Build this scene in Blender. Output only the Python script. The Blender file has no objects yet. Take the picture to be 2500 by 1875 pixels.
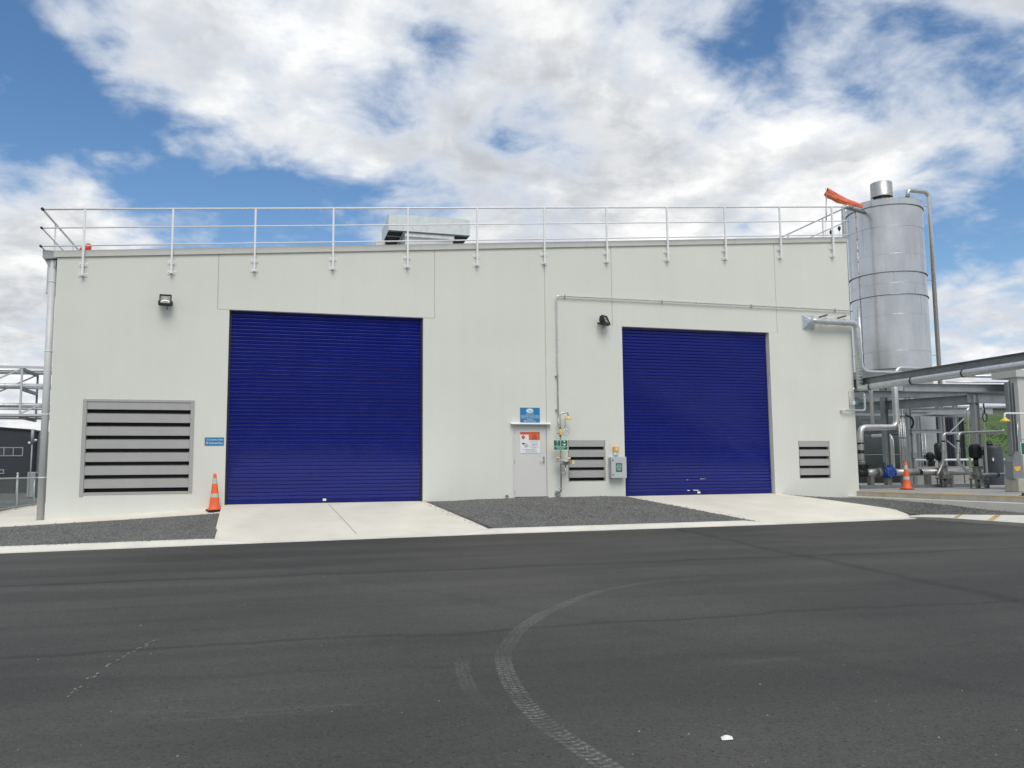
import bpy, math, random
from mathutils import Vector, Matrix
random.seed(7)
R = math.radians
scene = bpy.context.scene
col = scene.collection

# ------------------------------------------------------------------ camera
CAM_F, CAM_YAW, CAM_PITCH, CAM_ROLL = 2027.8, R(15.936), R(5.928), R(-0.525)
CAM = Vector((0.0, -23.66, 0.796))
_w = Vector((math.sin(CAM_YAW) * math.cos(CAM_PITCH), math.cos(CAM_YAW) * math.cos(CAM_PITCH), math.sin(CAM_PITCH)))
_r0 = Vector((math.cos(CAM_YAW), -math.sin(CAM_YAW), 0)); _u0 = _r0.cross(_w)
_r = math.cos(CAM_ROLL) * _r0 + math.sin(CAM_ROLL) * _u0
_u = math.cos(CAM_ROLL) * _u0 - math.sin(CAM_ROLL) * _r0
cd = bpy.data.cameras.new('camera'); cam = bpy.data.objects.new('camera', cd); col.objects.link(cam)
cam.matrix_world = Matrix(((_r.x, _u.x, -_w.x, CAM.x), (_r.y, _u.y, -_w.y, CAM.y), (_r.z, _u.z, -_w.z, CAM.z), (0, 0, 0, 1)))
cd.sensor_fit = 'HORIZONTAL'; cd.sensor_width = 36.0; cd.lens = CAM_F / 2500 * 36.0
cd.clip_start = 0.1; cd.clip_end = 6000
scene.camera = cam

def raydir(px, py):
    return _w + (px - 1250) / CAM_F * _r - (py - 937.5) / CAM_F * _u
def aty(px, py, y): d = raydir(px, py); return CAM + d * ((y - CAM.y) / d.y)
def atx(px, py, x): d = raydir(px, py); return CAM + d * ((x - CAM.x) / d.x)
def atz(px, py, z): d = raydir(px, py); return CAM + d * ((z - CAM.z) / d.z)

# ------------------------------------------------------------------ light and sky
SUN_EL, SUN_AZ = R(52), R(185)          # high, behind thin cloud, on the camera's side
sd = bpy.data.lights.new('sun', 'SUN'); sun = bpy.data.objects.new('sun', sd); col.objects.link(sun)
sd.energy = 1.5; sd.angle = R(35); sd.color = (1.0, 0.95, 0.87)
_sv = Vector((math.sin(SUN_AZ) * math.cos(SUN_EL), math.cos(SUN_AZ) * math.cos(SUN_EL), math.sin(SUN_EL)))
sun.rotation_euler = _sv.to_track_quat('Z', 'Y').to_euler()
scene.view_settings.view_transform = 'Standard'; scene.view_settings.look = 'None'
scene.view_settings.gamma = 1.0; scene.view_settings.use_curve_mapping = False
scene.view_settings.exposure = 0.40

world = bpy.data.worlds.new('World'); scene.world = world; world.use_nodes = True
def build_sky():
    nt = world.node_tree; N = nt.nodes; L = nt.links; N.clear()
    def nd(t, **k):
        n = N.new(t)
        for a, b in k.items(): setattr(n, a, b)
        return n
    def math_(op, a, b=None, c=None, clamp=False):
        n = nd('ShaderNodeMath', operation=op); n.use_clamp = clamp
        for i, v in enumerate((a, b, c)):
            if v is None: continue
            if isinstance(v, (int, float)): n.inputs[i].default_value = v
            else: L.new(v, n.inputs[i])
        return n.outputs[0]
    def vmath(op, a, b=None):
        n = nd('ShaderNodeVectorMath', operation=op)
        for i, v in enumerate((a, b)):
            if v is None: continue
            if isinstance(v, (tuple, Vector)): n.inputs[i].default_value = v
            else: L.new(v, n.inputs[i])
        return n
    def smooth(v, a, b, lo=0.0, hi=1.0):
        n = nd('ShaderNodeMapRange', interpolation_type='SMOOTHSTEP')
        L.new(v, n.inputs[0])
        for i, x in enumerate((a, b, lo, hi)): n.inputs[i + 1].default_value = x
        return n.outputs[0]
    tc = nd('ShaderNodeTexCoord'); d = tc.outputs['Generated']
    sep = nd('ShaderNodeSeparateXYZ'); L.new(d, sep.inputs[0])
    zz = math_('MAXIMUM', sep.outputs[2], 0.0)
    den = math_('ADD', zz, 0.28)
    comb = nd('ShaderNodeCombineXYZ')
    L.new(math_('DIVIDE', sep.outputs[0], den), comb.inputs[0])
    L.new(math_('DIVIDE', sep.outputs[1], den), comb.inputs[1])
    comb.inputs[2].default_value = 3.7
    p = comb.outputs[0]
    def noise(vec, scale, detail, rough, dist=0.0):
        n = nd('ShaderNodeTexNoise'); n.inputs['Scale'].default_value = scale
        n.inputs['Detail'].default_value = detail; n.inputs['Roughness'].default_value = rough
        n.inputs['Distortion'].default_value = dist
        L.new(vec, n.inputs['Vector']); return n.outputs['Fac']
    n1 = noise(p, 2.1, 9, 0.55, 0.2)
    n2 = noise(vmath('ADD', p, (5.2, 1.3, 0)).outputs[0], 6.5, 9, 0.57, 0.25)
    field = math_('ADD', math_('MULTIPLY', n1, 0.95), math_('MULTIPLY', n2, 1.05))
    bias = None
    # the field of openings is warped by noise so that their rims fray
    wn = nd('ShaderNodeTexNoise'); wn.inputs['Scale'].default_value = 5.0; wn.inputs['Detail'].default_value = 6; L.new(p, wn.inputs['Vector'])
    wv = vmath('SCALE', vmath('SUBTRACT', wn.outputs['Color'], (.5, .5, .5)).outputs[0]); wv.inputs['Scale'].default_value = 0.11
    dw = vmath('ADD', d, wv.outputs[0]).outputs[0]
    def blob(px, py, r, wgt):
        nonlocal bias
        dv = raydir(px, py).normalized()
        dist = vmath('DISTANCE', dw, dv).outputs['Value']
        f = smooth(dist, 0.0, 1.2 * r / CAM_F, wgt * (.42 if wgt < 0 else .55), 0.0)
        bias = f if bias is None else math_('ADD', bias, f)
    for b in SKY_BLOBS: blob(*b)
    low = smooth(sep.outputs[2], 0.0, 0.11, 0.25, 0.0)           # the deck closes up towards the horizon
    F = math_('ADD', math_('ADD', field, low), bias)
    mask = smooth(F, 0.71, 1.06)
    thick = smooth(F, 0.90, 1.26)
    n3 = noise(vmath('ADD', p, (1.9, 7.7, 0)).outputs[0], 2.6, 7, 0.55, 0.3)
    n4 = noise(vmath('ADD', p, (1.7, 7.5, .06)).outputs[0], 8.0, 7, 0.6, 0.2)
    tone = math_('ADD', math_('MULTIPLY', smooth(n3, 0.39, 0.63), 0.68), math_('MULTIPLY', smooth(n4, .38, .64), 0.42), clamp=True)
    cr = nd('ShaderNodeMix', data_type='RGBA')
    L.new(tone, cr.inputs[0]); cr.inputs[6].default_value = (0.445, 0.465, 0.495, 1); cr.inputs[7].default_value = (0.87, 0.87, 0.86, 1)
    cr2 = nd('ShaderNodeMix', data_type='RGBA')
    L.new(thick, cr2.inputs[0]); cr2.inputs[6].default_value = (0.53, 0.58, 0.66, 1); L.new(cr.outputs[2], cr2.inputs[7])
    sky = nd('ShaderNodeTexSky', sky_type='NISHITA', sun_disc=False)
    sky.sun_elevation = SUN_EL; sky.sun_rotation = SUN_AZ; sky.air_density = 1.0; sky.dust_density = 0.6; sky.ozone_density = 2.0
    b1 = nd('ShaderNodeBackground'); hs = nd('ShaderNodeHueSaturation'); hs.inputs['Saturation'].default_value = 1.18; L.new(sky.outputs[0], hs.inputs['Color']); L.new(hs.outputs[0], b1.inputs[0]); b1.inputs[1].default_value = 0.098
    b2 = nd('ShaderNodeBackground'); L.new(cr2.outputs[2], b2.inputs[0]); b2.inputs[1].default_value = 0.93
    mx = nd('ShaderNodeMixShader'); L.new(mask, mx.inputs[0]); L.new(b1.outputs[0], mx.inputs[1]); L.new(b2.outputs[0], mx.inputs[2])
    out = nd('ShaderNodeOutputWorld'); L.new(mx.outputs[0], out.inputs[0])
SKY_BLOBS = [  # openings (negative) and banks (positive) of the cloud deck: photo x, y, radius, weight
    (20, 250, 330, -.50), (190, 330, 270, -.42), (330, 330, 180, -.12), (440, 420, 250, -.48), (690, 490, 240, -.46), (900, 490, 200, -.34), (560, 520, 220, -.30), (330, 480, 150, -.16), (780, 560, 200, -.24),
    (570, 190, 120, -.2), (870, 190, 150, -.26), (1040, 130, 150, -.28), (1010, 230, 110, -.1), (1390, 320, 170, -.44), (1260, 265, 130, -.34), (1330, 350, 100, -.1),
    (1780, 10, 230, -.42), (2080, 30, 280, -.38), (1880, 140, 150, -.36), (2060, 180, 140, -.30), (2340, 190, 170, -.36), (2490, 130, 190, -.42),
    (2290, 470, 230, -.26), (2380, 620, 240, -.28), (2470, 560, 160, -.12), (1050, 500, 170, -.26), (1840, 540, 130, -.2), (2340, 780, 140, -.16), (1700, 130, 120, -.12),
    (130, 580, 200, .5), (40, 680, 260, .30), (230, 540, 110, .16), (1080, 380, 240, .34), (1450, 120, 330, .30), (1230, 60, 260, .22), (1600, 430, 380, .26), (1950, 340, 240, .26), (2170, 270, 240, .40), (2400, 300, 160, .2),
    (680, 90, 250, .40), (380, 90, 220, .46), (200, 30, 150, .3), (560, 270, 150, .34), (780, 330, 200, .40), (900, 60, 200, .3), (1500, 540, 330, .18), (2420, 830, 200, .16), (60, 800, 300, .2), (2480, 10, 170, .34), (2330, 720, 110, .2), (100, 370, 120, .10)]
build_sky()

# ------------------------------------------------------------------ helpers: materials
MATS = {}
def mat(name, colr, rough=0.6, metal=0.0, var=0.10, vscale=2.0, bump=0.0, bscale=80.0, spec=0.5, tint=None, streak=0.0, fine=0.0, fscale=200.0, coat=0.0):
    if name in MATS: return MATS[name]
    m = bpy.data.materials.new(name); m.use_nodes = True; nt = m.node_tree; N = nt.nodes; L = nt.links
    b = N['Principled BSDF']
    b.inputs['Roughness'].default_value = rough; b.inputs['Metallic'].default_value = metal
    b.inputs['Specular IOR Level'].default_value = spec
    if coat: b.inputs['Coat Weight'].default_value = coat
    geo = N.new('ShaderNodeNewGeometry')
    def noise(scale, detail=5, rough_=.55, vec=None, dist=0):
        n = N.new('ShaderNodeTexNoise'); n.inputs['Scale'].default_value = scale; n.inputs['Detail'].default_value = detail
        n.inputs['Roughness'].default_value = rough_; n.inputs['Distortion'].default_value = dist
        L.new(vec or geo.outputs['Position'], n.inputs['Vector']); return n.outputs['Fac']
    c0 = colr; c1 = tint or tuple(min(1, x * (1 - var)) for x in colr)
    c2 = tuple(min(1, x * (1 + var)) for x in colr)
    mr = N.new('ShaderNodeMapRange'); L.new(noise(vscale), mr.inputs[0]); mr.inputs[1].default_value = .3; mr.inputs[2].default_value = .7
    mx = N.new('ShaderNodeMix'); mx.data_type = 'RGBA'; L.new(mr.outputs[0], mx.inputs[0])
    mx.inputs[6].default_value = (*c1, 1); mx.inputs[7].default_value = (*c2, 1)
    outc = mx.outputs[2]
    if streak:
        mp = N.new('ShaderNodeMapping'); mp.inputs['Scale'].default_value = (2.2, 2.2, .12); L.new(geo.outputs['Position'], mp.inputs[0])
        sr = N.new('ShaderNodeMapRange'); L.new(noise(1.6, 6, .6, mp.outputs[0]), sr.inputs[0]); sr.inputs[1].default_value = .45; sr.inputs[2].default_value = .8
        sr.inputs[3].default_value = 1.0; sr.inputs[4].default_value = 1 - streak
        ml = N.new('ShaderNodeVectorMath'); ml.operation = 'SCALE'; L.new(outc, ml.inputs[0]); L.new(sr.outputs[0], ml.inputs['Scale']); outc = ml.outputs[0]
    if fine:
        fr = N.new('ShaderNodeMapRange'); L.new(noise(fscale, 2, .6), fr.inputs[0]); fr.inputs[1].default_value = .25; fr.inputs[2].default_value = .75
        fr.inputs[3].default_value = 1 - fine; fr.inputs[4].default_value = 1 + fine
        ml = N.new('ShaderNodeVectorMath'); ml.operation = 'SCALE'; L.new(outc, ml.inputs[0]); L.new(fr.outputs[0], ml.inputs['Scale']); outc = ml.outputs[0]
    L.new(outc, b.inputs['Base Color'])
    rr = N.new('ShaderNodeMapRange'); L.new(noise(vscale * 2.3 + 1), rr.inputs[0]); rr.inputs[1].default_value = .3; rr.inputs[2].default_value = .7
    rr.inputs[3].default_value = max(.02, rough - .07); rr.inputs[4].default_value = min(1, rough + .07); L.new(rr.outputs[0], b.inputs['Roughness'])
    if bump:
        bp = N.new('ShaderNodeBump'); bp.inputs['Strength'].default_value = bump; bp.inputs['Distance'].default_value = .01
        L.new(noise(bscale, 3), bp.inputs['Height']); L.new(bp.outputs[0], b.inputs['Normal'])
    MATS[name] = m; return m

M_wall = mat('painted_precast', (0.695, 0.706, 0.640), .75, var=.03, vscale=.45, bump=.12, bscale=35, streak=.028, fine=.012, fscale=60)
def panel_tone(m, amt):
    nt = m.node_tree; N = nt.nodes; L = nt.links; b = N['Principled BSDF']; src = b.inputs['Base Color'].links[0].from_socket
    oi = N.new('ShaderNodeObjectInfo'); mr = N.new('ShaderNodeMapRange'); L.new(oi.outputs['Random'], mr.inputs[0]); mr.inputs[3].default_value = 1 - amt; mr.inputs[4].default_value = 1 + amt
    ml = N.new('ShaderNodeVectorMath'); ml.operation = 'SCALE'; L.new(src, ml.inputs[0]); L.new(mr.outputs[0], ml.inputs['Scale']); L.new(ml.outputs[0], b.inputs['Base Color'])
panel_tone(M_wall, .014)
M_joint = mat('joint_sealant', (0.50, 0.505, 0.45), .8, var=.05)
M_fascia = mat('fascia_steel', (0.58, 0.575, 0.53), .5, var=.03, vscale=1.2, streak=.06)
M_side = mat('side_flashing', (0.36, 0.37, 0.37), .5, var=.04)
M_white = mat('white_powdercoat', (0.84, 0.845, 0.835), .45, var=.04)
M_galv = mat('galvanised', (0.55, 0.575, 0.585), .46, metal=.75, var=.12, vscale=9, bump=.04, bscale=20)
M_galvflat = mat('galvanised_sheet', (0.60, 0.64, 0.625), .5, metal=.35, var=.10, vscale=5)
M_alu = mat('aluminium_rail', (0.66, 0.68, 0.71), .38, metal=.55, var=.05)
M_grey = mat('grey_louvre', (0.40, 0.40, 0.385), .5, var=.03, vscale=1.5, streak=.05)
M_black = mat('black_plastic', (0.014, 0.016, 0.016), .5, var=.2)
M_dark = mat('interior_shade', (0.012, 0.012, 0.013), .9)  # near-black colour standing in for the shade inside openings
M_glass = mat('lamp_glass', (0.075, 0.08, 0.08), .3, var=.1)
M_reflector = mat('lamp_reflector', (0.42, 0.43, 0.43), .35, metal=.3)
M_blue = mat('ultramarine_shutter', (0.0022, 0.0090, 0.168), .17, var=.08, vscale=.6, spec=.55, streak=.06)
panel_tone(M_blue, .06)
M_guide = mat('shutter_guide', (0.30, 0.31, 0.32), .5)
M_conc = mat('pale_concrete', (0.705, 0.67, 0.578), .85, var=.085, vscale=.75, bump=.25, bscale=60, fine=.05, fscale=55)
M_conc2 = mat('kerb_concrete', (0.70, 0.675, 0.61), .85, var=.10, vscale=1.3, bump=.3, bscale=40, fine=.06, fscale=45)
M_slab = mat('slab_concrete', (0.35, 0.342, 0.322), .8, var=.12, vscale=.6, bump=.2, bscale=50, fine=.06, fscale=50)
M_slabface = mat('slab_face', (0.43, 0.41, 0.345), .85, var=.14, vscale=2.2, bump=.3, bscale=40, streak=.2)
M_yellow = mat('yellow_line', (0.60, 0.40, 0.13), .7, var=.2, vscale=3)
M_orange = mat('cone_orange', (0.86, 0.145, 0.040), .5, var=.12, vscale=8)
M_refl = mat('cone_reflective', (0.55, 0.53, 0.46), .4, var=.08, vscale=15)
M_rubber = mat('cone_rubber', (0.035, 0.02, 0.018), .8)
M_sblue = mat('sign_blue', (0.015, 0.20, 0.42), .35, var=.03)
M_swhite = mat('sign_white', (0.80, 0.81, 0.82), .4, var=.02)
M_sgreen = mat('sign_green', (0.012, 0.115, 0.06), .4, var=.04)
M_mint = mat('sign_mint', (0.55, 0.74, 0.65), .4, var=.03)
M_sorange = mat('sign_orange', (0.68, 0.15, 0.055), .4, var=.04)
M_sred = mat('sign_red', (0.52, 0.02, 0.03), .4)
M_sink = mat('sign_black', (0.02, 0.02, 0.022), .5)
M_sgrey = mat('sign_grey', (0.30, 0.31, 0.33), .5)
M_logo = mat('sign_logo_green', (0.10, 0.36, 0.10), .4)
M_logob = mat('sign_logo_blue', (0.02, 0.09, 0.32), .4)
M_door = mat('door_paint', (0.66, 0.655, 0.625), .45, var=.015)
M_steel = mat('stainless', (0.60, 0.595, 0.575), .3, metal=.9, var=.08, vscale=6)
M_steeld = mat('stainless_dull', (0.48, 0.475, 0.455), .42, metal=.8, var=.12, vscale=5)
M_lag = mat('pipe_cladding', (0.70, 0.70, 0.69), .33, metal=.85, var=.06, vscale=4)
M_showy = mat('shower_yellow', (0.80, 0.56, 0.10), .4, var=.05)
M_beacon = mat('beacon_amber', (0.80, 0.42, 0.07), .3, var=.08)
M_cab = mat('cabinet_grey', (0.50, 0.525, 0.545), .4, var=.02)
M_red = mat('beacon_red', (0.62, 0.05, 0.02), .25, var=.1, vscale=12)
M_sock = mat('windsock_cloth', (0.86, 0.21, 0.10), .75, var=.12, vscale=6)
M_rack = mat('rack_steel', (0.235, 0.255, 0.26), .55, metal=.35, var=.14, vscale=3, streak=.1)
M_rackl = mat('rack_steel_galv', (0.34, 0.365, 0.375), .5, metal=.4, var=.12, vscale=3)
M_valve = mat('valve_blue', (0.02, 0.075, 0.32), .4, var=.1, vscale=12)
M_pump = mat('pump_iron', (0.23, 0.23, 0.215), .5, metal=.5, var=.18, vscale=14)
M_poly = mat('poly_tank', (0.052, 0.062, 0.075), .5, var=.12)
M_navy = mat('navy_panel', (0.006, 0.008, 0.016), .5)
M_char = mat('charcoal_cladding', (0.032, 0.036, 0.042), .5, var=.08)
M_lclad = mat('light_cladding', (0.30, 0.32, 0.325), .5, var=.05)
M_pane = mat('window_pane', (0.03, 0.035, 0.042), .08, var=.3, vscale=.6)
M_teal = mat('teal_box', (0.02, 0.27, 0.30), .5)
M_roof = mat('roof_sheet', (0.45, 0.46, 0.46), .5)
M_litter = mat('litter_white', (0.75, 0.75, 0.73), .7, var=.1, vscale=30)
M_stone = mat('gravel_stone', (0.165, 0.168, 0.16), .85, var=.35, vscale=22)
M_amblab = mat('amber_label', (0.75, 0.42, 0.05), .5)

# ------------------------------------------------------------------ helpers: meshes
ORG = {}
class MB:
    def __init__(s): s.v = []; s.f = []; s.sm = []
    def add(s, vs, fs, smooth=False):
        o = len(s.v); s.v += [Vector(q) for q in vs]; s.f += [tuple(i + o for i in f) for f in fs]; s.sm += [smooth] * len(fs); return s
    def box(s, x0, x1, y0, y1, z0, z1):
        vs = [(x, y, z) for x in (x0, x1) for y in (y0, y1) for z in (z0, z1)]
        return s.add(vs, [(0, 1, 3, 2), (4, 6, 7, 5), (0, 4, 5, 1), (2, 3, 7, 6), (0, 2, 6, 4), (1, 5, 7, 3)])
    def obox(s, c, ax, ay, az):           # oriented box: centre and three half-axes
        c, ax, ay, az = map(Vector, (c, ax, ay, az))
        vs = [c + i * ax + j * ay + k * az for i in (-1, 1) for j in (-1, 1) for k in (-1, 1)]
        return s.add(vs, [(0, 1, 3, 2), (4, 6, 7, 5), (0, 4, 5, 1), (2, 3, 7, 6), (0, 2, 6, 4), (1, 5, 7, 3)])
    def bar(s, a, b, w, h, up=(0, 0, 1)):
        a, b = Vector(a), Vector(b); d = (b - a); l = d.length; d.normalize()
        sd_ = d.cross(Vector(up))
        if sd_.length < 1e-4: sd_ = d.cross(Vector((1, 0, 0)))
        sd_.normalize(); u_ = sd_.cross(d)
        return s.obox((a + b) / 2, d * l / 2, sd_ * w / 2, u_ * h / 2)
    def ibeam(s, a, b, w, h, t=.012, up=(0, 0, 1)):
        a, b = Vector(a), Vector(b); d = (b - a).normalized(); sd_ = d.cross(Vector(up))
        if sd_.length < 1e-4: sd_ = Vector((1, 0, 0))
        sd_.normalize(); u_ = sd_.cross(d)
        s.bar(a, b, t, h - 2 * t - .002, up); s.bar(a + u_ * (h - t) / 2, b + u_ * (h - t) / 2, w, t, up); s.bar(a - u_ * (h - t) / 2, b - u_ * (h - t) / 2, w, t, up); return s
    def tube(s, pts, r, n=12, cap=True, bend=0.0, closed=False):
        P = [Vector(q) for q in pts]
        if bend and len(P) > 2:
            Q = [P[0]]
            for i in range(1, len(P) - 1):
                a, b, c = P[i - 1], P[i], P[i + 1]
                la, lc = (a - b).length, (c - b).length; t = min(bend, la * .49, lc * .49)
                p0, p2 = b + (a - b).normalized() * t, b + (c - b).normalized() * t
                for k in range(6):
                    u = k / 5; Q.append((1 - u) ** 2 * p0 + 2 * u * (1 - u) * b + u * u * p2)
            Q.append(P[-1]); P = Q
        rs = r if isinstance(r, (list, tuple)) else [r] * len(P)
        m = len(P); rings = []; prev = None
        for i in range(m):
            if closed: t = (P[(i + 1) % m] - P[i - 1])
            else: t = P[min(i + 1, m - 1)] - P[max(i - 1, 0)]
            t.normalize()
            if prev is None:
                a = t.cross(Vector((0, 0, 1)))
                if a.length < .05: a = t.cross(Vector((1, 0, 0)))
            else: a = prev - t * prev.dot(t)
            a.normalize(); prev = a; b = t.cross(a)
            rings.append([P[i] + (a * math.cos(2 * math.pi * k / n) + b * math.sin(2 * math.pi * k / n)) * rs[i] for k in range(n)])
        o = len(s.v)
        for rg in rings: s.v += rg
        for i in range(m if closed else m - 1):
            j = (i + 1) % m
            for k in range(n): s.f.append((o + i * n + k, o + i * n + (k + 1) % n, o + j * n + (k + 1) % n, o + j * n + k)); s.sm.append(True)
        if cap and not closed:
            s.f.append(tuple(o + k for k in reversed(range(n)))); s.sm.append(False)
            s.f.append(tuple(o + (m - 1) * n + k for k in range(n))); s.sm.append(False)
        return s
    def lathe(s, c, prof, axis=(0, 0, 1), n=32, smooth=True, cap=True):   # prof: list of (radius, height)
        c = Vector(c); ax = Vector(axis).normalized(); a = ax.cross(Vector((0, 1, 0)))
        if a.length < .05: a = ax.cross(Vector((1, 0, 0)))
        a.normalize(); b = ax.cross(a); o = len(s.v); m = len(prof)
        for r, h in prof:
            for k in range(n): s.v.append(c + ax * h + (a * math.cos(2 * math.pi * k / n) + b * math.sin(2 * math.pi * k / n)) * r)
        for i in range(m - 1):
            for k in range(n): s.f.append((o + i * n + k, o + i * n + (k + 1) % n, o + (i + 1) * n + (k + 1) % n, o + (i + 1) * n + k)); s.sm.append(smooth)
        if cap:
            s.f.append(tuple(o + k for k in reversed(range(n)))); s.sm.append(False)
            s.f.append(tuple(o + (m - 1) * n + k for k in range(n))); s.sm.append(False)
        return s
    def prism(s, poly, dvec):             # polygon extruded along dvec
        p = [Vector(q) for q in poly]; n = len(p); dv = Vector(dvec)
        return s.add(p + [q + dv for q in p], [tuple(range(n)), tuple(range(2 * n - 1, n - 1, -1))] + [(i, i + n, (i + 1) % n + n, (i + 1) % n) for i in range(n)])
    def sheet(s, rows, smooth=True):      # rows: list of equal-length point lists
        n = len(rows[0]); o = len(s.v)
        for rw in rows: s.v += [Vector(q) for q in rw]
        for i in range(len(rows) - 1):
            for k in range(n - 1): s.f.append((o + i * n + k, o + i * n + k + 1, o + (i + 1) * n + k + 1, o + (i + 1) * n + k)); s.sm.append(smooth)
        return s
    def ring(s, x0, x1, z0, z1, wl, wr, wb, wt, y0, y1):   # rectangular frame in one piece
        o_ = [(x0, z0), (x1, z0), (x1, z1), (x0, z1)]; i_ = [(x0 + wl, z0 + wb), (x1 - wr, z0 + wb), (x1 - wr, z1 - wt), (x0 + wl, z1 - wt)]
        vs = [(x, y, z) for y in (y0, y1) for q in (o_, i_) for x, z in q]
        fs = []
        for k in range(4):
            j = (k + 1) % 4; fs += [(k, j, 4 + j, 4 + k), (8 + j, 8 + k, 12 + k, 12 + j), (k, 8 + k, 8 + j, j), (4 + k, 4 + j, 12 + j, 12 + k)]
        return s.add(vs, fs)
    def mesh(s, name, org=Vector()):
        me = bpy.data.meshes.new(name); me.from_pydata([tuple(q - org) for q in s.v], [], s.f)
        me.polygons.foreach_set('use_smooth', s.sm); me.update(); return me
    def build(s, name, m, parent=None, bevel=0.0, label=None):
        org = ORG[parent.name] if parent else Vector()
        me = s.mesh(name, org); me.materials.append(m)
        ob = bpy.data.objects.new(name, me); col.objects.link(ob)
        if parent: ob.parent = parent
        ORG[ob.name] = org.copy()
        if bevel:
            bv = ob.modifiers.new('bevel', 'BEVEL'); bv.width = bevel; bv.segments = 2; bv.limit_method = 'ANGLE'
        if label: ob['label'] = label
        return ob
def thing(name, loc, label, cat, group=None):
    o = bpy.data.objects.new(name, None); col.objects.link(o); o.location = loc; o.empty_display_size = .1
    o['label'] = label; o['category'] = cat
    if group: o['group'] = group
    ORG[o.name] = Vector(loc); return o
def tag(o, label, cat, group=None):
    o['label'] = label; o['category'] = cat
    if group: o['group'] = group
    return o
def kind(o, k): o['kind'] = k; return o
def inst(src, name, parent, off):         # copy of a part sharing its mesh
    o = src.copy(); o.name = name; col.objects.link(o); o.parent = parent; o.location = src.location + Vector(off)
    ORG[o.name] = ORG[src.name]; return o
def copy_tree(root, loc, rz=0.0):
    r = root.copy(); col.objects.link(r); r.location = loc; r.rotation_euler = (0, 0, rz); ORG[r.name] = Vector(loc)
    def rec(src, dst):
        for ch in [o for o in col.objects if o.parent == src]:
            c = ch.copy(); col.objects.link(c); c.parent = dst; ORG[c.name] = ORG[r.name]; rec(ch, c)
    rec(root, r); return r
def text(body, size, centre, m, parent, name='lettering', align='CENTER', width=None, extr=.0008, normal_y=-1, bold=0.0):
    cu = bpy.data.curves.new(name, 'FONT'); cu.body = body; cu.size = size; cu.align_x = align; cu.align_y = 'CENTER'; cu.extrude = extr; cu.offset = bold
    cu.resolution_u = 2
    tmp = bpy.data.objects.new(name + '_tmp', cu); col.objects.link(tmp)
    bpy.context.view_layer.update()
    me = bpy.data.meshes.new_from_object(tmp.evaluated_get(bpy.context.evaluated_depsgraph_get()))
    bpy.data.objects.remove(tmp); bpy.data.curves.remove(cu)
    xs = [v.co.x for v in me.vertices]; sc = 1.0
    if width and xs and (max(xs) - min(xs)) > 0: sc = width / (max(xs) - min(xs))
    org = ORG[parent.name]; c = Vector(centre)
    for v in me.vertices:
        x, y, z = v.co; v.co = Vector((c.x + x * sc, c.y - z, c.z + y)) - org
    me.materials.clear(); me.materials.append(m)
    ob = bpy.data.objects.new(name, me); col.objects.link(ob); ob.parent = parent; ORG[ob.name] = org.copy(); return ob

# ================================================================== GROUND
ZA = -0.70                                 # yard surface
def lerp(a, b, t): return a + (b - a) * t
def poly_y(pts, x):
    if x <= pts[0][0]: a, b = pts[0], pts[1]
    elif x >= pts[-1][0]: a, b = pts[-2], pts[-1]
    else:
        for a, b in zip(pts, pts[1:]):
            if a[0] <= x <= b[0]: break
    return a[1] + (b[1] - a[1]) * (x - a[0]) / (b[0] - a[0])
KERB = [(-40, -9.4), (-5.02, -5.46), (-1.36, -5.05), (5.36, -4.41), (10.41, -4.26), (12.74, -4.17), (17.85, -3.64)]
def kf(x): return poly_y(KERB, x)

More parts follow.
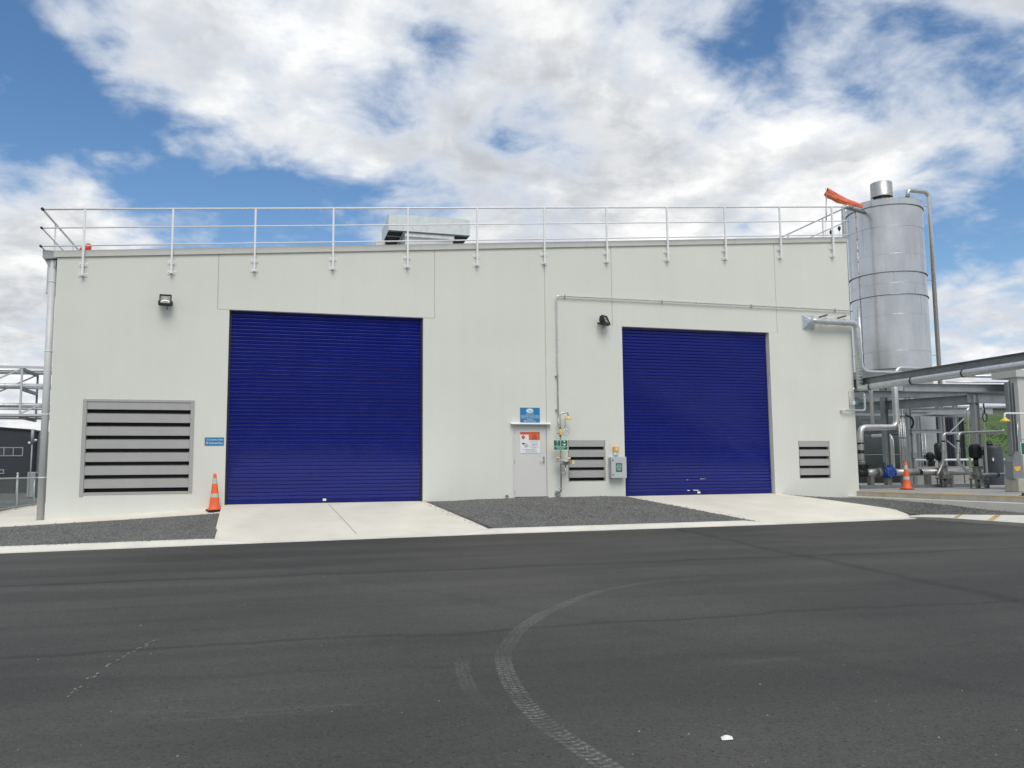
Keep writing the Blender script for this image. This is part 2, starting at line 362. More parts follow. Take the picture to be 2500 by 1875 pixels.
def asphalt_material():
    m = bpy.data.materials.new('asphalt'); m.use_nodes = True; nt = m.node_tree; N = nt.nodes; L = nt.links; b = N['Principled BSDF']
    geo = N.new('ShaderNodeNewGeometry'); P = geo.outputs['Position']
    def noise(scale, det=4, ro=.55, vec=None, dist=0):
        n = N.new('ShaderNodeTexNoise'); n.inputs['Scale'].default_value = scale; n.inputs['Detail'].default_value = det
        n.inputs['Roughness'].default_value = ro; n.inputs['Distortion'].default_value = dist; L.new(vec or P, n.inputs['Vector']); return n.outputs['Fac']
    def mr(v, a, b_, lo, hi, sm=False):
        n = N.new('ShaderNodeMapRange'); L.new(v, n.inputs[0]); n.interpolation_type = 'SMOOTHSTEP' if sm else 'LINEAR'
        for i, x in enumerate((a, b_, lo, hi)): n.inputs[i + 1].default_value = x
        return n.outputs[0]
    def mul(a, b_):
        n = N.new('ShaderNodeMath'); n.operation = 'MULTIPLY'
        for i, v in enumerate((a, b_)):
            if isinstance(v, float): n.inputs[i].default_value = v
            else: L.new(v, n.inputs[i])
        return n.outputs[0]
    mp = N.new('ShaderNodeMapping'); mp.inputs['Scale'].default_value = (.10, .9, 1); mp.inputs['Rotation'].default_value = (0, 0, R(-5)); L.new(P, mp.inputs[0])
    mp2 = N.new('ShaderNodeMapping'); mp2.inputs['Scale'].default_value = (.07, 1.1, 1); mp2.inputs['Rotation'].default_value = (0, 0, R(28)); L.new(P, mp2.inputs[0])
    f = mr(noise(.30, 5, .5), .3, .7, .74, 1.22)
    f = mul(f, mr(noise(1.0, 5, .55, mp.outputs[0], .3), .35, .68, 1.12, .84, True))      # rolling lanes from the paver
    f = mul(f, mr(noise(.9, 5, .5, mp2.outputs[0], .5), .40, .62, 1.05, .94, True))
    f = mul(f, mr(noise(28, 3, .6), .3, .7, .90, 1.10))
    f = mul(f, mr(noise(160, 2, .6), .3, .7, .84, 1.16))
    vo = N.new('ShaderNodeTexVoronoi'); vo.inputs['Scale'].default_value = 75; L.new(P, vo.inputs['Vector'])
    sp = N.new('ShaderNodeSeparateColor'); L.new(vo.outputs['Color'], sp.inputs[0])
    f = mul(f, mr(sp.outputs[0], .0, 1., .84, 1.16))
    pit = mr(sp.outputs[1], .955, .985, 1.0, .35); f = mul(f, pit)
    fleck = mr(sp.outputs[2], .985, 1.0, 1.0, 2.1); f = mul(f, fleck)
    # paver joints: dark, slightly wandering seams
    for (xa_, ya_, xb_, yb_, wd_, dk_) in ((0, 1431, 1978, 1357, .17, .62), (0, 1606, 1978, 1493, .10, .62), (1774, 1318, 2500, 1470, .20, .62), (0, 1493, 600, 1478, .09, .84), (1240, 1618, 1720, 1600, .10, .84), (1700, 1560, 2500, 1700, .22, .86)):
        pa_, pb_ = atz(xa_, ya_, ZA), atz(xb_, yb_, ZA); dd = (pb_ - pa_).normalized(); nn = Vector((-dd.y, dd.x, 0))
        dp_ = N.new('ShaderNodeVectorMath'); dp_.operation = 'DOT_PRODUCT'; L.new(P, dp_.inputs[0]); dp_.inputs[1].default_value = nn
        wob = mr(noise(.7, 4, .6), .2, .8, -.22, .22)
        ad = N.new('ShaderNodeMath'); ad.operation = 'ADD'; L.new(dp_.outputs['Value'], ad.inputs[0]); L.new(wob, ad.inputs[1])
        sb = N.new('ShaderNodeMath'); sb.operation = 'SUBTRACT'; L.new(ad.outputs[0], sb.inputs[0]); sb.inputs[1].default_value = pa_.dot(nn)
        ab = N.new('ShaderNodeMath'); ab.operation = 'ABSOLUTE'; L.new(sb.outputs[0], ab.inputs[0])
        sm_ = mr(ab.outputs[0], 0, wd_, 1.0, 0.0, True)
        gate = mr(noise(.9, 4, .6, mp.outputs[0]), .32, .52, .35, 1.0, True)
        f = mul(f, mr(mul(sm_, gate), 0, 1, 1.0, dk_))
    # pale dusty scuffs
    dust = mr(noise(1.6, 6, .65, mp.outputs[0], .6), .62, .78, 0., .30, True)
    cc = N.new('ShaderNodeMix'); cc.data_type = 'RGBA'; cc.inputs[6].default_value = (.0530, .0518, .0462, 1); cc.inputs[7].default_value = (.23, .23, .22, 1); L.new(dust, cc.inputs[0])
    v = N.new('ShaderNodeVectorMath'); v.operation = 'SCALE'; L.new(cc.outputs[2], v.inputs[0]); L.new(f, v.inputs['Scale']); L.new(v.outputs[0], b.inputs['Base Color'])
    b.inputs['Roughness'].default_value = .78; b.inputs['Specular IOR Level'].default_value = .4
    bp = N.new('ShaderNodeBump'); bp.inputs['Strength'].default_value = .55; bp.inputs['Distance'].default_value = .006
    L.new(vo.outputs['Distance'], bp.inputs['Height']); L.new(bp.outputs[0], b.inputs['Normal'])
    return m
M_asph = asphalt_material()
M_ground = mat('outer_ground', (0.085, 0.09, 0.075), .9, var=.25, vscale=.4, fine=.15, fscale=12)

mb = MB(); mb.add([(-2500, -2500, -.78), (2500, -2500, -.78), (2500, 2500, -.78), (-2500, 2500, -.78)], [(0, 1, 2, 3)])
kind(mb.build('ground', M_ground), 'structure')
yard = kind(MB().sheet([[(x, -70, ZA) for x in (-40, -5.02, -1.36, 5.36, 10.41, 12.74, 17.85, 18.4)],
                        [(x, kf(x) + .10, ZA) for x in (-40, -5.02, -1.36, 5.36, 10.41, 12.74, 17.85)] + [(18.4, -3.6, ZA)]], False).build('asphalt_yard', M_asph), 'structure')

# tyre print: dusty tread bars pressed along a curving wheel path
M_dust = mat('tyre_dust', (0.19, 0.19, 0.18), .9, var=.35, vscale=14, fine=.3, fscale=120)
def path_pts(pix, n):
    P = [atz(x, y, ZA + .004) for x, y in pix]; out = []
    for i in range(len(P) - 1):
        p0, p1, p2, p3 = P[max(i - 1, 0)], P[i], P[i + 1], P[min(i + 2, len(P) - 1)]
        for k in range(n):
            t = k / n; out.append(.5 * ((2 * p1) + (-p0 + p2) * t + (2 * p0 - 5 * p1 + 4 * p2 - p3) * t * t + (-p0 + 3 * p1 - 3 * p2 + p3) * t ** 3))
    out.append(P[-1]); return out
def resample(P, step):
    out = [P[0].copy()]; acc = 0
    for a, b in zip(P, P[1:]):
        l = (b - a).length; d = (b - a).normalized() if l else Vector(); s_ = step - acc
        while s_ <= l: out.append(a + d * s_); s_ += step
        acc = (acc + l) % step
    return out
def dust_ribbon_mat():
    m = bpy.data.materials.new('tyre_dust_print'); m.use_nodes = True; nt = m.node_tree; N = nt.nodes; L = nt.links; b = N['Principled BSDF']
    b.inputs['Base Color'].default_value = (.30, .298, .28, 1); b.inputs['Roughness'].default_value = .95
    uv = N.new('ShaderNodeUVMap'); sp = N.new('ShaderNodeSeparateXYZ'); L.new(uv.outputs[0], sp.inputs[0])
    def m_(op, a, b_=None, clamp=False):
        n = N.new('ShaderNodeMath'); n.operation = op; n.use_clamp = clamp
        for i, v in enumerate((a, b_)):
            if v is None: continue
            if isinstance(v, (int, float)): n.inputs[i].default_value = v
            else: L.new(v, n.inputs[i])
        return n.outputs[0]
    def mr(v, a, b_, lo, hi):
        n = N.new('ShaderNodeMapRange'); n.interpolation_type = 'SMOOTHSTEP'; L.new(v, n.inputs[0])
        for i, x in enumerate((a, b_, lo, hi)): n.inputs[i + 1].default_value = x
        return n.outputs[0]
    av = m_('ABSOLUTE', sp.outputs[1])
    ph = m_('FRACT', m_('ADD', m_('MULTIPLY', sp.outputs[0], 17.0), m_('MULTIPLY', av, .55)))
    bars = mr(m_('ABSOLUTE', m_('SUBTRACT', ph, .5)), .17, .30, 1, 0)
    edge = mr(av, .78, 1.0, 1, 0)
    groove = mr(m_('ABSOLUTE', m_('SUBTRACT', av, .36)), .03, .09, .25, 1)
    geo = N.new('ShaderNodeNewGeometry')
    def ns(sc, det): n = N.new('ShaderNodeTexNoise'); n.inputs['Scale'].default_value = sc; n.inputs['Detail'].default_value = det; L.new(geo.outputs['Position'], n.inputs['Vector']); return n.outputs['Fac']
    wear = mr(ns(3.5, 6), .34, .60, .38, 1); gr = mr(ns(45, 5), .34, .64, .18, 1)
    at_ = N.new('ShaderNodeAttribute'); at_.attribute_name = 'dust'
    al = m_('MULTIPLY', m_('MULTIPLY', m_('MULTIPLY', m_('ADD', m_('MULTIPLY', bars, .6), .28), edge), m_('MULTIPLY', groove, wear)), m_('MULTIPLY', m_('MULTIPLY', gr, at_.outputs['Fac']), .68), True)
    tr_ = N.new('ShaderNodeBsdfTransparent'); mx = N.new('ShaderNodeMixShader'); L.new(al, mx.inputs[0]); L.new(tr_.outputs[0], mx.inputs[1]); L.new(b.outputs[0], mx.inputs[2]); L.new(mx.outputs[0], N['Material Output'].inputs[0])
    return m
M_ribbon = dust_ribbon_mat()
def tread(pix, halfw, dens, label):
    S = resample(path_pts(pix, 24), .04); m = MB(); rws = [[], [], []]
    for i in range(len(S)):
        t = (S[min(i + 1, len(S) - 1)] - S[max(i - 1, 0)]).normalized(); n = Vector((-t.y, t.x, 0)) * halfw
        rws[0].append(S[i] - n); rws[1].append(S[i]); rws[2].append(S[i] + n)
    ob = m.sheet(rws).build('tyre_print', M_ribbon, yard, label=label); me = ob.data; n = len(S)
    uvl = me.uv_layers.new(name='UVMap'); at_ = me.attributes.new('dust', 'FLOAT', 'POINT')
    for lp in me.loops: vi = lp.vertex_index; uvl.data[lp.index].uv = ((vi % n) * .04, vi // n - 1)
    for vi in range(len(me.vertices)): at_.data[vi].value = dens((vi % n) / (n - 1))
main = [(1720, 1412), (1600, 1420), (1480, 1440), (1400, 1466), (1330, 1497), (1272, 1535), (1240, 1575), (1228, 1600), (1236, 1640), (1262, 1690), (1318, 1755), (1400, 1815), (1470, 1862), (1530, 1900), (1600, 1945)]
tread(main, .076, lambda u: (.34 + u * 1.3) if u < .25 else (.8 if u < .55 else (.5 if u < .66 else .95)), 'dusty pale tyre tread print curving across the asphalt')
tread([(1128, 1605), (1130, 1640), (1142, 1672), (1160, 1700), (1195, 1740)], .062, lambda u: .62 * (1 - u) ** .7 * min(1, u * 6), 'short faint tyre tread print left of the long one')
def scratch(pix, wd, dens):
    m = MB(); S = resample(path_pts(pix, 16), .05)
    for a, b in zip(S, S[1:]):
        if random.random() > dens: continue
        t = (b - a).normalized(); n = Vector((-t.y, t.x, 0)) * wd * random.uniform(.3, 1.2); j = Vector((-t.y, t.x, 0)) * random.uniform(-.02, .02)
        m.add([a + j - n, b + j - n * .6, b + j + n * .6, a + j + n], [(0, 1, 2, 3)])
    return m
scratch([(385, 1560), (350, 1578), (300, 1603)], .010, .8).build('scrape_mark', M_dust, yard)
scratch([(300, 1603), (235, 1645), (190, 1680), (152, 1712)], .012, .5).build('scrape_mark', M_dust, yard)
scratch([(630, 1468), (590, 1478), (560, 1488)], .010, .5).build('scrape_mark', M_dust, yard)

# kerb: front edge on the yard, dropped across the two driveways
def kerb_h(px):
    pts = [(-500, .11), (508, .11), (600, .022), (1125, .022), (1197, .11), (1833, .11), (1905, .022), (2600, .022)]
    return poly_y(pts, px)
mb = MB(); rows = [[], [], [], []]
def px_of(P):
    d = Vector(P) - CAM; return 1250 + CAM_F * d.dot(_r) / d.dot(_w)
xs = [-40, -25, -15, -10, -7] + [lerp(-6, 17.85, i / 90) for i in range(91)]
KB = []
for x in xs:
    y0 = kf(x); h = kerb_h(px_of((x, y0, ZA)) if x > -8 else -100); wob = .004 * math.sin(x * 3.1)
    top = ZA + h; back = y0 + .40 if h < .1 else y0 + .34
    KB.append(Vector((x, y0 + .32, top)))
    rows[0].append((x, y0 + wob, ZA - .06)); rows[1].append((x, y0 + .02 + wob, ZA + min(h, .02))); rows[2].append((x, y0 + .09, top)); rows[3].append((x, y0 + .32, top + .004))
kerb = kind(mb.sheet(rows, False).build('kerb', M_conc2), 'structure')
rk = [[], [], [], [], []]                   # kerb and footpath strip along the right side of the yard
PB = [(-3.3, 17.98, -.60), (-4.6, 17.93, -.535), (-5.4, 17.98, -.50), (-6.9, 18.06, -.44), (-12, 18.2, -.42), (-40, 18.3, -.42)]
for y, xb, zb in PB:
    xf = 17.74; h = .10 if y < -4.2 else .055
    rk[0].append((xf + .05, y, ZA - .05)); rk[1].append((xf + .04, y, ZA + .01)); rk[2].append((xf, y, ZA + h - .01)); rk[3].append((xf + .015, y, ZA + h)); rk[4].append((xb, y, zb))
kind(MB().sheet(rk, False).build('kerb', M_conc2), 'structure')
for i_, (ya, yb) in enumerate([(atx(2334, 1258, 17.85).y, atx(2343, 1258, 17.85).y), (atx(2418, 1262, 17.85).y, atx(2432, 1263, 17.85).y)]):
    def strip(y):
        xb = 17.93 + (y + 4.6) * -.056; zb = -.535 + (y + 4.6) * -.041
        return [(17.752, y, ZA + .105), (xb, y, zb + .006)]
    MB().sheet([strip(ya), strip(yb)], False).build('painted_mark', M_yellow, bpy.data.objects['kerb.001'])

# driveways
def driveway(name, TL, TR, BLx, BRx, label_, joints, right=None):
    m = MB(); nx, ny = 40, 14; rws = []
    if right:
        for j in range(ny + 1):
            v = j / ny; f = v * (len(right) - 1); i0 = min(int(f), len(right) - 2); rp = Vector(right[i0]).lerp(Vector(right[i0 + 1]), f - i0)
            lp = Vector((lerp(TL[0], BLx, v), lerp(.24, kf(BLx) + .30, v), lerp(TL[1], ZA + .026, v)))
            rws.append([lp.lerp(rp, i / nx) for i in range(nx + 1)])
        rws[-1] = [Vector((q.x, kf(q.x) + .30, ZA + .026)) for q in rws[-1]]
        return kind(m.sheet(rws).build(name, M_conc), 'structure')
    for j in range(ny + 1):
        v = j / ny; rw = []
        for i in range(nx + 1):
            u = i / nx; xt = lerp(TL[0], TR[0], u); xb = lerp(BLx, BRx, u); yb = kf(xb) + .30
            x = lerp(xt, xb, v); y = lerp(.24, yb, v); zt = TL[1]
            z = lerp(zt, ZA + .026, v) + .006 * math.sin(v * math.pi)
            rw.append((x, y, z))
        rws.append(rw)
    ob = kind(m.sheet(rws).build(name, M_conc), 'structure')
    mj = mat('joint_line', (0.42, 0.40, 0.345), .9)
    for (x0, x1) in joints:
        jm = MB(); rr = [[], []]
        for j in range(1, ny):
            v = j / ny; x = lerp(x0, x1, v); yb = kf(x1) + .30
            y = lerp(.24, yb, v); z = lerp(TL[1], ZA + .026, v) + .006 * math.sin(v * math.pi) + .004
            rr[0].append((x - .011, y, z)); rr[1].append((x + .011, y, z))
        jm.sheet(rr, False).build('expansion_joint', mj, ob)
    return ob
driveway('driveway', (-1.34, -.045), (4.18, -.045), -1.24, 5.14, '', [(1.42, 1.88)])
drive2 = driveway('driveway', (10.33, -.015), (15.60, -.015), 12.62, 17.98, '', [],
                   right=[(15.60, .24, -.012), (16.49, -.96, -.178), (17.2, -1.85, -.322), (17.72, -2.75, -.45), (17.97, -3.33, -.62)])
# gravel beds: a rough sheet plus loose stones
def gravel_mat():
    m = bpy.data.materials.new('gravel'); m.use_nodes = True; nt = m.node_tree; N = nt.nodes; L = nt.links; b = N['Principled BSDF']
    geo = N.new('ShaderNodeNewGeometry')
    vo = N.new('ShaderNodeTexVoronoi'); vo.inputs['Scale'].default_value = 42; L.new(geo.outputs['Position'], vo.inputs['Vector'])
    sp = N.new('ShaderNodeSeparateColor'); L.new(vo.outputs['Color'], sp.inputs[0])
    cr = N.new('ShaderNodeValToRGB'); L.new(sp.outputs[0], cr.inputs[0])
    e = cr.color_ramp.elements; e[0].color = (.07, .07, .066, 1); e[1].color = (.33, .33, .31, 1); e[1].position = 1.0
    k = e.new(.72); k.color = (.145, .145, .137, 1); k2 = e.new(.95); k2.color = (.22, .22, .205, 1)
    ns = N.new('ShaderNodeTexNoise'); ns.inputs['Scale'].default_value = 1.1; ns.inputs['Detail'].default_value = 4; L.new(geo.outputs['Position'], ns.inputs['Vector'])
    mr = N.new('ShaderNodeMapRange'); L.new(ns.outputs['Fac'], mr.inputs[0]); mr.inputs[1].default_value = .3; mr.inputs[2].default_value = .7; mr.inputs[3].default_value = .82; mr.inputs[4].default_value = 1.18
    v = N.new('ShaderNodeVectorMath'); v.operation = 'SCALE'; L.new(cr.outputs[0], v.inputs[0]); L.new(mr.outputs[0], v.inputs['Scale']); L.new(v.outputs[0], b.inputs['Base Color'])
    b.inputs['Roughness'].default_value = .9
    bp = N.new('ShaderNodeBump'); bp.inputs['Strength'].default_value = 1.0; bp.inputs['Distance'].default_value = .02; bp.invert = True
    L.new(vo.outputs['Distance'], bp.inputs['Height']); L.new(bp.outputs[0], b.inputs['Normal']); return m
M_gravel = gravel_mat()
def gravel_bed(top, bot, nx, ny, stones, label):
    """ruled surface between two 3-D polylines (same point count), roughened, with stones"""
    def at(line, u):
        f = u * (len(line) - 1); i = min(int(f), len(line) - 2); return Vector(line[i]).lerp(Vector(line[i + 1]), f - i)
    m = MB(); rws = []
    for j in range(ny + 1):
        v = j / ny; rw = []
        for i in range(nx + 1):
            p = at(top, i / nx).lerp(at(bot, i / nx), v)
            e = min(v, 1 - v) * 4; p.z += random.uniform(-.012, .012) * min(1, e) - .012
            rw.append(p)
        rws.append(rw)
    m.sheet(rws)
    loop = rws[0] + [rw[-1] for rw in rws[1:]] + rws[-1][-2::-1] + [rw[0] for rw in rws[-2:0:-1]]; loop = loop + [loop[0]]
    m.sheet([loop, [q - Vector((0, 0, .22)) for q in loop]], False)
    base = kind(m.build('gravel_bed', M_gravel), 'structure')
    s = MB()
    for _ in range(stones):
        u, v = random.random(), random.uniform(.01, .99)
        p = at(top, u).lerp(at(bot, u), v); r = random.uniform(.012, .028) * random.choice((.7, 1, 1, 1.3)); p.z += r * .1 - .010
        q = [p + Vector((random.uniform(-.3, .3), random.uniform(-.3, .3), 1)) * r * .8] + [p + Vector((math.cos(a) * r * random.uniform(.7, 1.2), math.sin(a) * r * random.uniform(.7, 1.2), -.3 * r)) for a in (0, 1.3, 2.5, 3.8, 5.1)]
        s.add(q, [(0, 1, 2), (0, 2, 3), (0, 3, 4), (0, 4, 5), (0, 5, 1)])
    o = s.build('gravel_stones', M_stone, base); kind(o, 'stuff'); return base
# left footing strip along the wall, falling to the left
strip_f = [aty(-140, 1296, -.62), aty(0, 1286.4, -.62), aty(109, 1279.5, -.60), aty(300, 1268, -.58), aty(537, 1252, -.56)]
strip_f[0].x = -16; strip_f[0].z = -.62
wall_b = [Vector((-16, .02, -.60)), Vector((-6.4, .02, -.385)), Vector((-5.45, .02, -.34)), Vector((-3.6, .02, -.245)), Vector((-1.28, .02, -.115))]
low = [q + Vector((0, -.01, -.35)) for q in strip_f]
fs_ = kind(MB().sheet([wall_b, strip_f, low], False).build('footing_strip', M_conc), 'structure')
KBl = [q for q in KB if q.x <= -1.2]
def line_sample(L_, xs_): return [Vector((x, poly_y([(q.x, q.y) for q in L_], x), poly_y([(q.x, q.z) for q in L_], x))) for x in xs_]
xsl = [-16, -9, -7, -6, -5, -4, -3, -2, -1.26]
gravel_bed(line_sample(strip_f, xsl), line_sample(KB, xsl[:-1] + [-1.22]), 120, 26, 4200, 'left')
xm = [lerp(0, 1, i / 8) for i in range(9)]
gtop = [Vector((lerp(4.17, 10.36, t), .01, lerp(-.055, -.02, t) + (.03 if .2 < t < .95 else 0))) for t in xm]
gbot = line_sample(KB, [lerp(5.16, 12.62, t) for t in xm])
gravel_bed(gtop, gbot, 90, 40, 6000, 'mid')
g_up = [Vector(q) for q in ((15.62, .2, -.03), (16.6, .01, -.12), (17.9, .01, -.185), (18.32, -.25, -.19), (18.33, -2.2, -.20), (18.33, -4.2, -.26), (18.34, -5.6, -.345), (18.34, -7.0, -.40), (18.36, -14, -.42))]
g_lo = [Vector(q) for q in ((15.60, .18, -.04), (16.2, -.58, -.125), (16.78, -1.35, -.245), (17.2, -1.85, -.325), (17.72, -2.75, -.456), (17.95, -3.6, -.60), (17.98, -5.4, -.50), (18.06, -6.9, -.44), (18.2, -14, -.43))]
gravel_bed(g_up, g_lo, 90, 18, 2600, 'right')

# stray stones kicked out on to the concrete
s = MB()
for _ in range(420):
    w_ = random.random()
    if w_ < .35: u = random.random(); x = lerp(4.15, 5.1, u) - abs(random.gauss(0, .12)); y = lerp(0, -3.9, u); z = lerp(-.05, -.645, u)
    elif w_ < .55: u = random.random(); x = lerp(10.36, 12.5, u) + abs(random.gauss(0, .15)); y = lerp(0, -3.5, u); z = lerp(-.02, -.62, u)
    elif w_ < .8: x = random.uniform(-9, -1.4); y = kf(x) + .2; z = ZA + .115
    else: x = random.uniform(-9, 12); y = kf(x) - abs(random.gauss(0, .35)); z = ZA + .002
    r = random.uniform(.006, .016); p = Vector((x, y, z))
    s.add([p + Vector((0, 0, r))] + [p + Vector((math.cos(k * 1.57 + r * 700) * r, math.sin(k * 1.57 + r * 700) * r, -.001)) for k in range(4)], [(0, 1, 2), (0, 2, 3), (0, 3, 4), (0, 4, 1)])
kind(s.build('stray_stones', M_stone, bpy.data.objects['gravel_bed']), 'stuff')
# plant slab with step and yellow edge line
slab = kind(MB().box(18.65, 60, -40, 40, -.5, 0).build('plant_slab', M_slab), 'structure')
MB().box(18.646, 18.652, -40, -.002, -.165, -.012).build('slab_edge', M_slabface, slab)
MB().box(18.64, 18.69, -40, -.002, -.022, .004).build('edge_line', M_yellow, slab)
MB().prism([(18.31, 0, -.165), (18.645, 0, -.165), (18.645, 0, -.6), (18.31, 0, -.6)], (0, -40, 0)).build('slab_step', M_conc2, slab)
for yy in (-1.9, -5.6):
    MB().box(18.72, 40, yy - .006, yy + .006, -.001, .002).build('expansion_joint', mat('joint_line', (0.42, 0.40, 0.345), .9), slab)
MB().box(20.05, 20.066, -40, 8, -.001, .002).build('expansion_joint', MATS['joint_line'], slab)
MB().box(20.9, 21.0, -40, 8, -.001, .0025).build('drain_channel', mat('drain', (0.13, 0.135, 0.13), .8), slab)
# concrete path to the left of the building
_f0, _f1 = atz(39, 1240.7, -.40), atz(81.4, 1233.4, -.40); _fd = (_f1 - _f0); _fl = _f0 - _fd * 2.2 - Vector((.0, .12, 0)); _fr = _f1 + _fd * 5
mb = MB(); mb.add([(-5.5, .03, -.342), (-6.4, .03, -.387), (-9.5, .03, -.46), (_fl.x, _fl.y, -.47), (_f0.x - .05, _f0.y + .10, -.402), (_f1.x - .05, _f1.y + .10, -.40), (_fr.x, _fr.y, -.40), (-5.5, _fr.y, -.40)], [tuple(reversed(range(8)))])
kind(mb.build('side_path', M_conc), 'structure')

# ================================================================== WAREHOUSE
ROOF_L, ROOF_R, XL, XR = 6.44, 8.50, -5.56, 18.75
def ztop(x): return ROOF_L + (x - XL) * (ROOF_R - ROOF_L) / (XR - XL)
wh = thing('warehouse', (6.6, 0, -.4), 'long off white precast concrete warehouse with two blue roller doors and sloping roof', 'building')
TH = .18
def panel(xs, zs, holes, parent=wh, top=True):
    """precast panel on the grid xs by zs; holes = set of (i,k) empty cells; last z row follows the roof"""
    m = MB(); nx, nz = len(xs) - 1, len(zs) - 1
    def Z(i, k): return ztop(xs[i]) if (top and k == nz) else zs[k]
    def full(i, k): return 0 <= i < nx and 0 <= k < nz and (i, k) not in holes
    for i in range(nx):
        for k in range(nz):
            if not full(i, k): continue
            x0, x1 = xs[i], xs[i + 1]; a, b, c, d = Z(i, k), Z(i + 1, k), Z(i + 1, k + 1), Z(i, k + 1)
            m.add([(x0, 0, a), (x1, 0, b), (x1, 0, c), (x0, 0, d)], [(0, 1, 2, 3)])
            m.add([(x0, TH, a), (x1, TH, b), (x1, TH, c), (x0, TH, d)], [(3, 2, 1, 0)])
            if not full(i - 1, k): m.add([(x0, 0, a), (x0, 0, d), (x0, TH, d), (x0, TH, a)], [(0, 1, 2, 3)])
            if not full(i + 1, k): m.add([(x1, 0, b), (x1, TH, b), (x1, TH, c), (x1, 0, c)], [(0, 1, 2, 3)])
            if not full(i, k - 1): m.add([(x0, 0, a), (x0, TH, a), (x1, TH, b), (x1, 0, b)], [(0, 1, 2, 3)])
            if not full(i, k + 1): m.add([(x0, 0, d), (x1, 0, c), (x1, TH, c), (x0, TH, d)], [(0, 1, 2, 3)])
    return m.build('wall_panel', M_wall, parent)
g = .011; ZL = 5.245
LV = (-4.785, -2.10, .297, 2.68); LM = (8.485, 9.698, .436, 1.678); LR = (16.492, 17.683, .432, 1.666)
D1 = (-1.27, 4.085, 5.245); D2 = (10.335, 15.56, 5.23); PD = (6.765, 7.86, 2.15)
panel([XL, LV[0], LV[1], -1.58 - g, D1[0]], [-.7, LV[2], LV[3], ZL - .012, 9], {(1, 1), (3, 3)})
panel([-1.58 + g, 4.42 - g], [ZL, 9], set())
panel([D1[1], 4.42 + g, PD[0], 7.82 - g], [-.7, .0, PD[2], ZL - .012, 9], {(0, 3), (2, 0), (2, 1)})
panel([7.82 + g, PD[1], LM[0], LM[1], 10.02 - g, D2[0]], [-.7, 0, LM[2], LM[3], PD[2], ZL - .017, 9], {(0, 0), (0, 1), (0, 2), (0, 3), (2, 2), (4, 5)})
panel([10.02 + g, 15.88 - g], [D2[2], 9], set())
panel([D2[1], 15.88 + g, LR[0], LR[1], XR], [-.7, LR[2], LR[3], ZL - .017, 9], {(0, 3), (2, 1)})
# recessed sealant in the panel joints
for x, z0 in ((-1.58, ZL - .01), (4.42, ZL - .01), (7.82, PD[2]), (10.02, ZL - .014), (15.88, ZL - .014)):
    MB().add([(x - g - .002, .010, z0), (x + g + .002, .010, z0), (x + g + .002, .010, ztop(x)), (x - g - .002, .010, ztop(x))], [(0, 1, 2, 3)]).build('joint', M_joint, wh)
for x0, x1, z in ((-1.58, D1[0], ZL - .011), (D1[1], 4.42, ZL - .011), (D2[1], 15.88, ZL - .016), (10.02, D2[0], ZL - .016)):
    MB().box(x0, x1, .012, .10, z - .001, z + .010).build('joint', M_joint, wh)
# shell behind the front wall
DEP = 14.0
m = MB()
m.add([(XL, TH, -.7), (XL, DEP, -.7), (XL, DEP, ROOF_L), (XL, TH, ROOF_L)], [(0, 1, 2, 3)]); m.build('side_wall', M_wall, wh)
m = MB(); m.add([(XR, TH, -.7), (XR, DEP, -.7), (XR, DEP, ROOF_R), (XR, TH, ROOF_R)], [(3, 2, 1, 0)]); m.build('side_wall', M_wall, wh)
m = MB(); m.add([(XL, DEP, -.7), (XR, DEP, -.7), (XR, DEP, ROOF_R), (XL, DEP, ROOF_L)], [(0, 1, 2, 3)]); m.build('back_wall', M_wall, wh)
m = MB(); m.add([(XL, .02, ROOF_L - .02), (XR, .02, ROOF_R - .02), (XR, DEP, ROOF_R - .02), (XL, DEP, ROOF_L - .02)], [(0, 1, 2, 3)]); m.build('roof', M_roof, wh)
m = MB(); m.box(XL + .02, XR - .02, 1.6, 1.65, -.7, 6.3); m.build('shade_screen', M_dark, wh)  # black sheet painting the darkness of the enclosed interior
m = MB(); m.box(XL + .02, XR - .02, .3, 1.6, -.06, -.03); m.build('inner_floor', M_dark, wh)
# fascia capping
fh = .165
m = MB()
def zf(x): return ztop(x)
xa, xb = XL - .08, XR + .02
m.add([(xa, -.045, zf(xa) - .005), (xb, -.045, zf(xb) - .005), (xb, -.045, zf(xb) + fh), (xa, -.045, zf(xa) + fh), (xa, .30, zf(xa) + fh), (xb, .30, zf(xb) + fh), (xa, -.004, zf(xa) - .005), (xb, -.004, zf(xb) - .005)],
      [(0, 1, 2, 3), (3, 2, 5, 4), (6, 7, 1, 0)])
fas = m.build('fascia', M_fascia, wh)
for x in (-1.2, 4.0, 9.2, 14.4): MB().obox((x, -.0465, zf(x) + fh / 2), (.004, 0, .0003), (0, .001, 0), (0, 0, fh / 2 - .004)).build('lap_joint', M_side, fas)
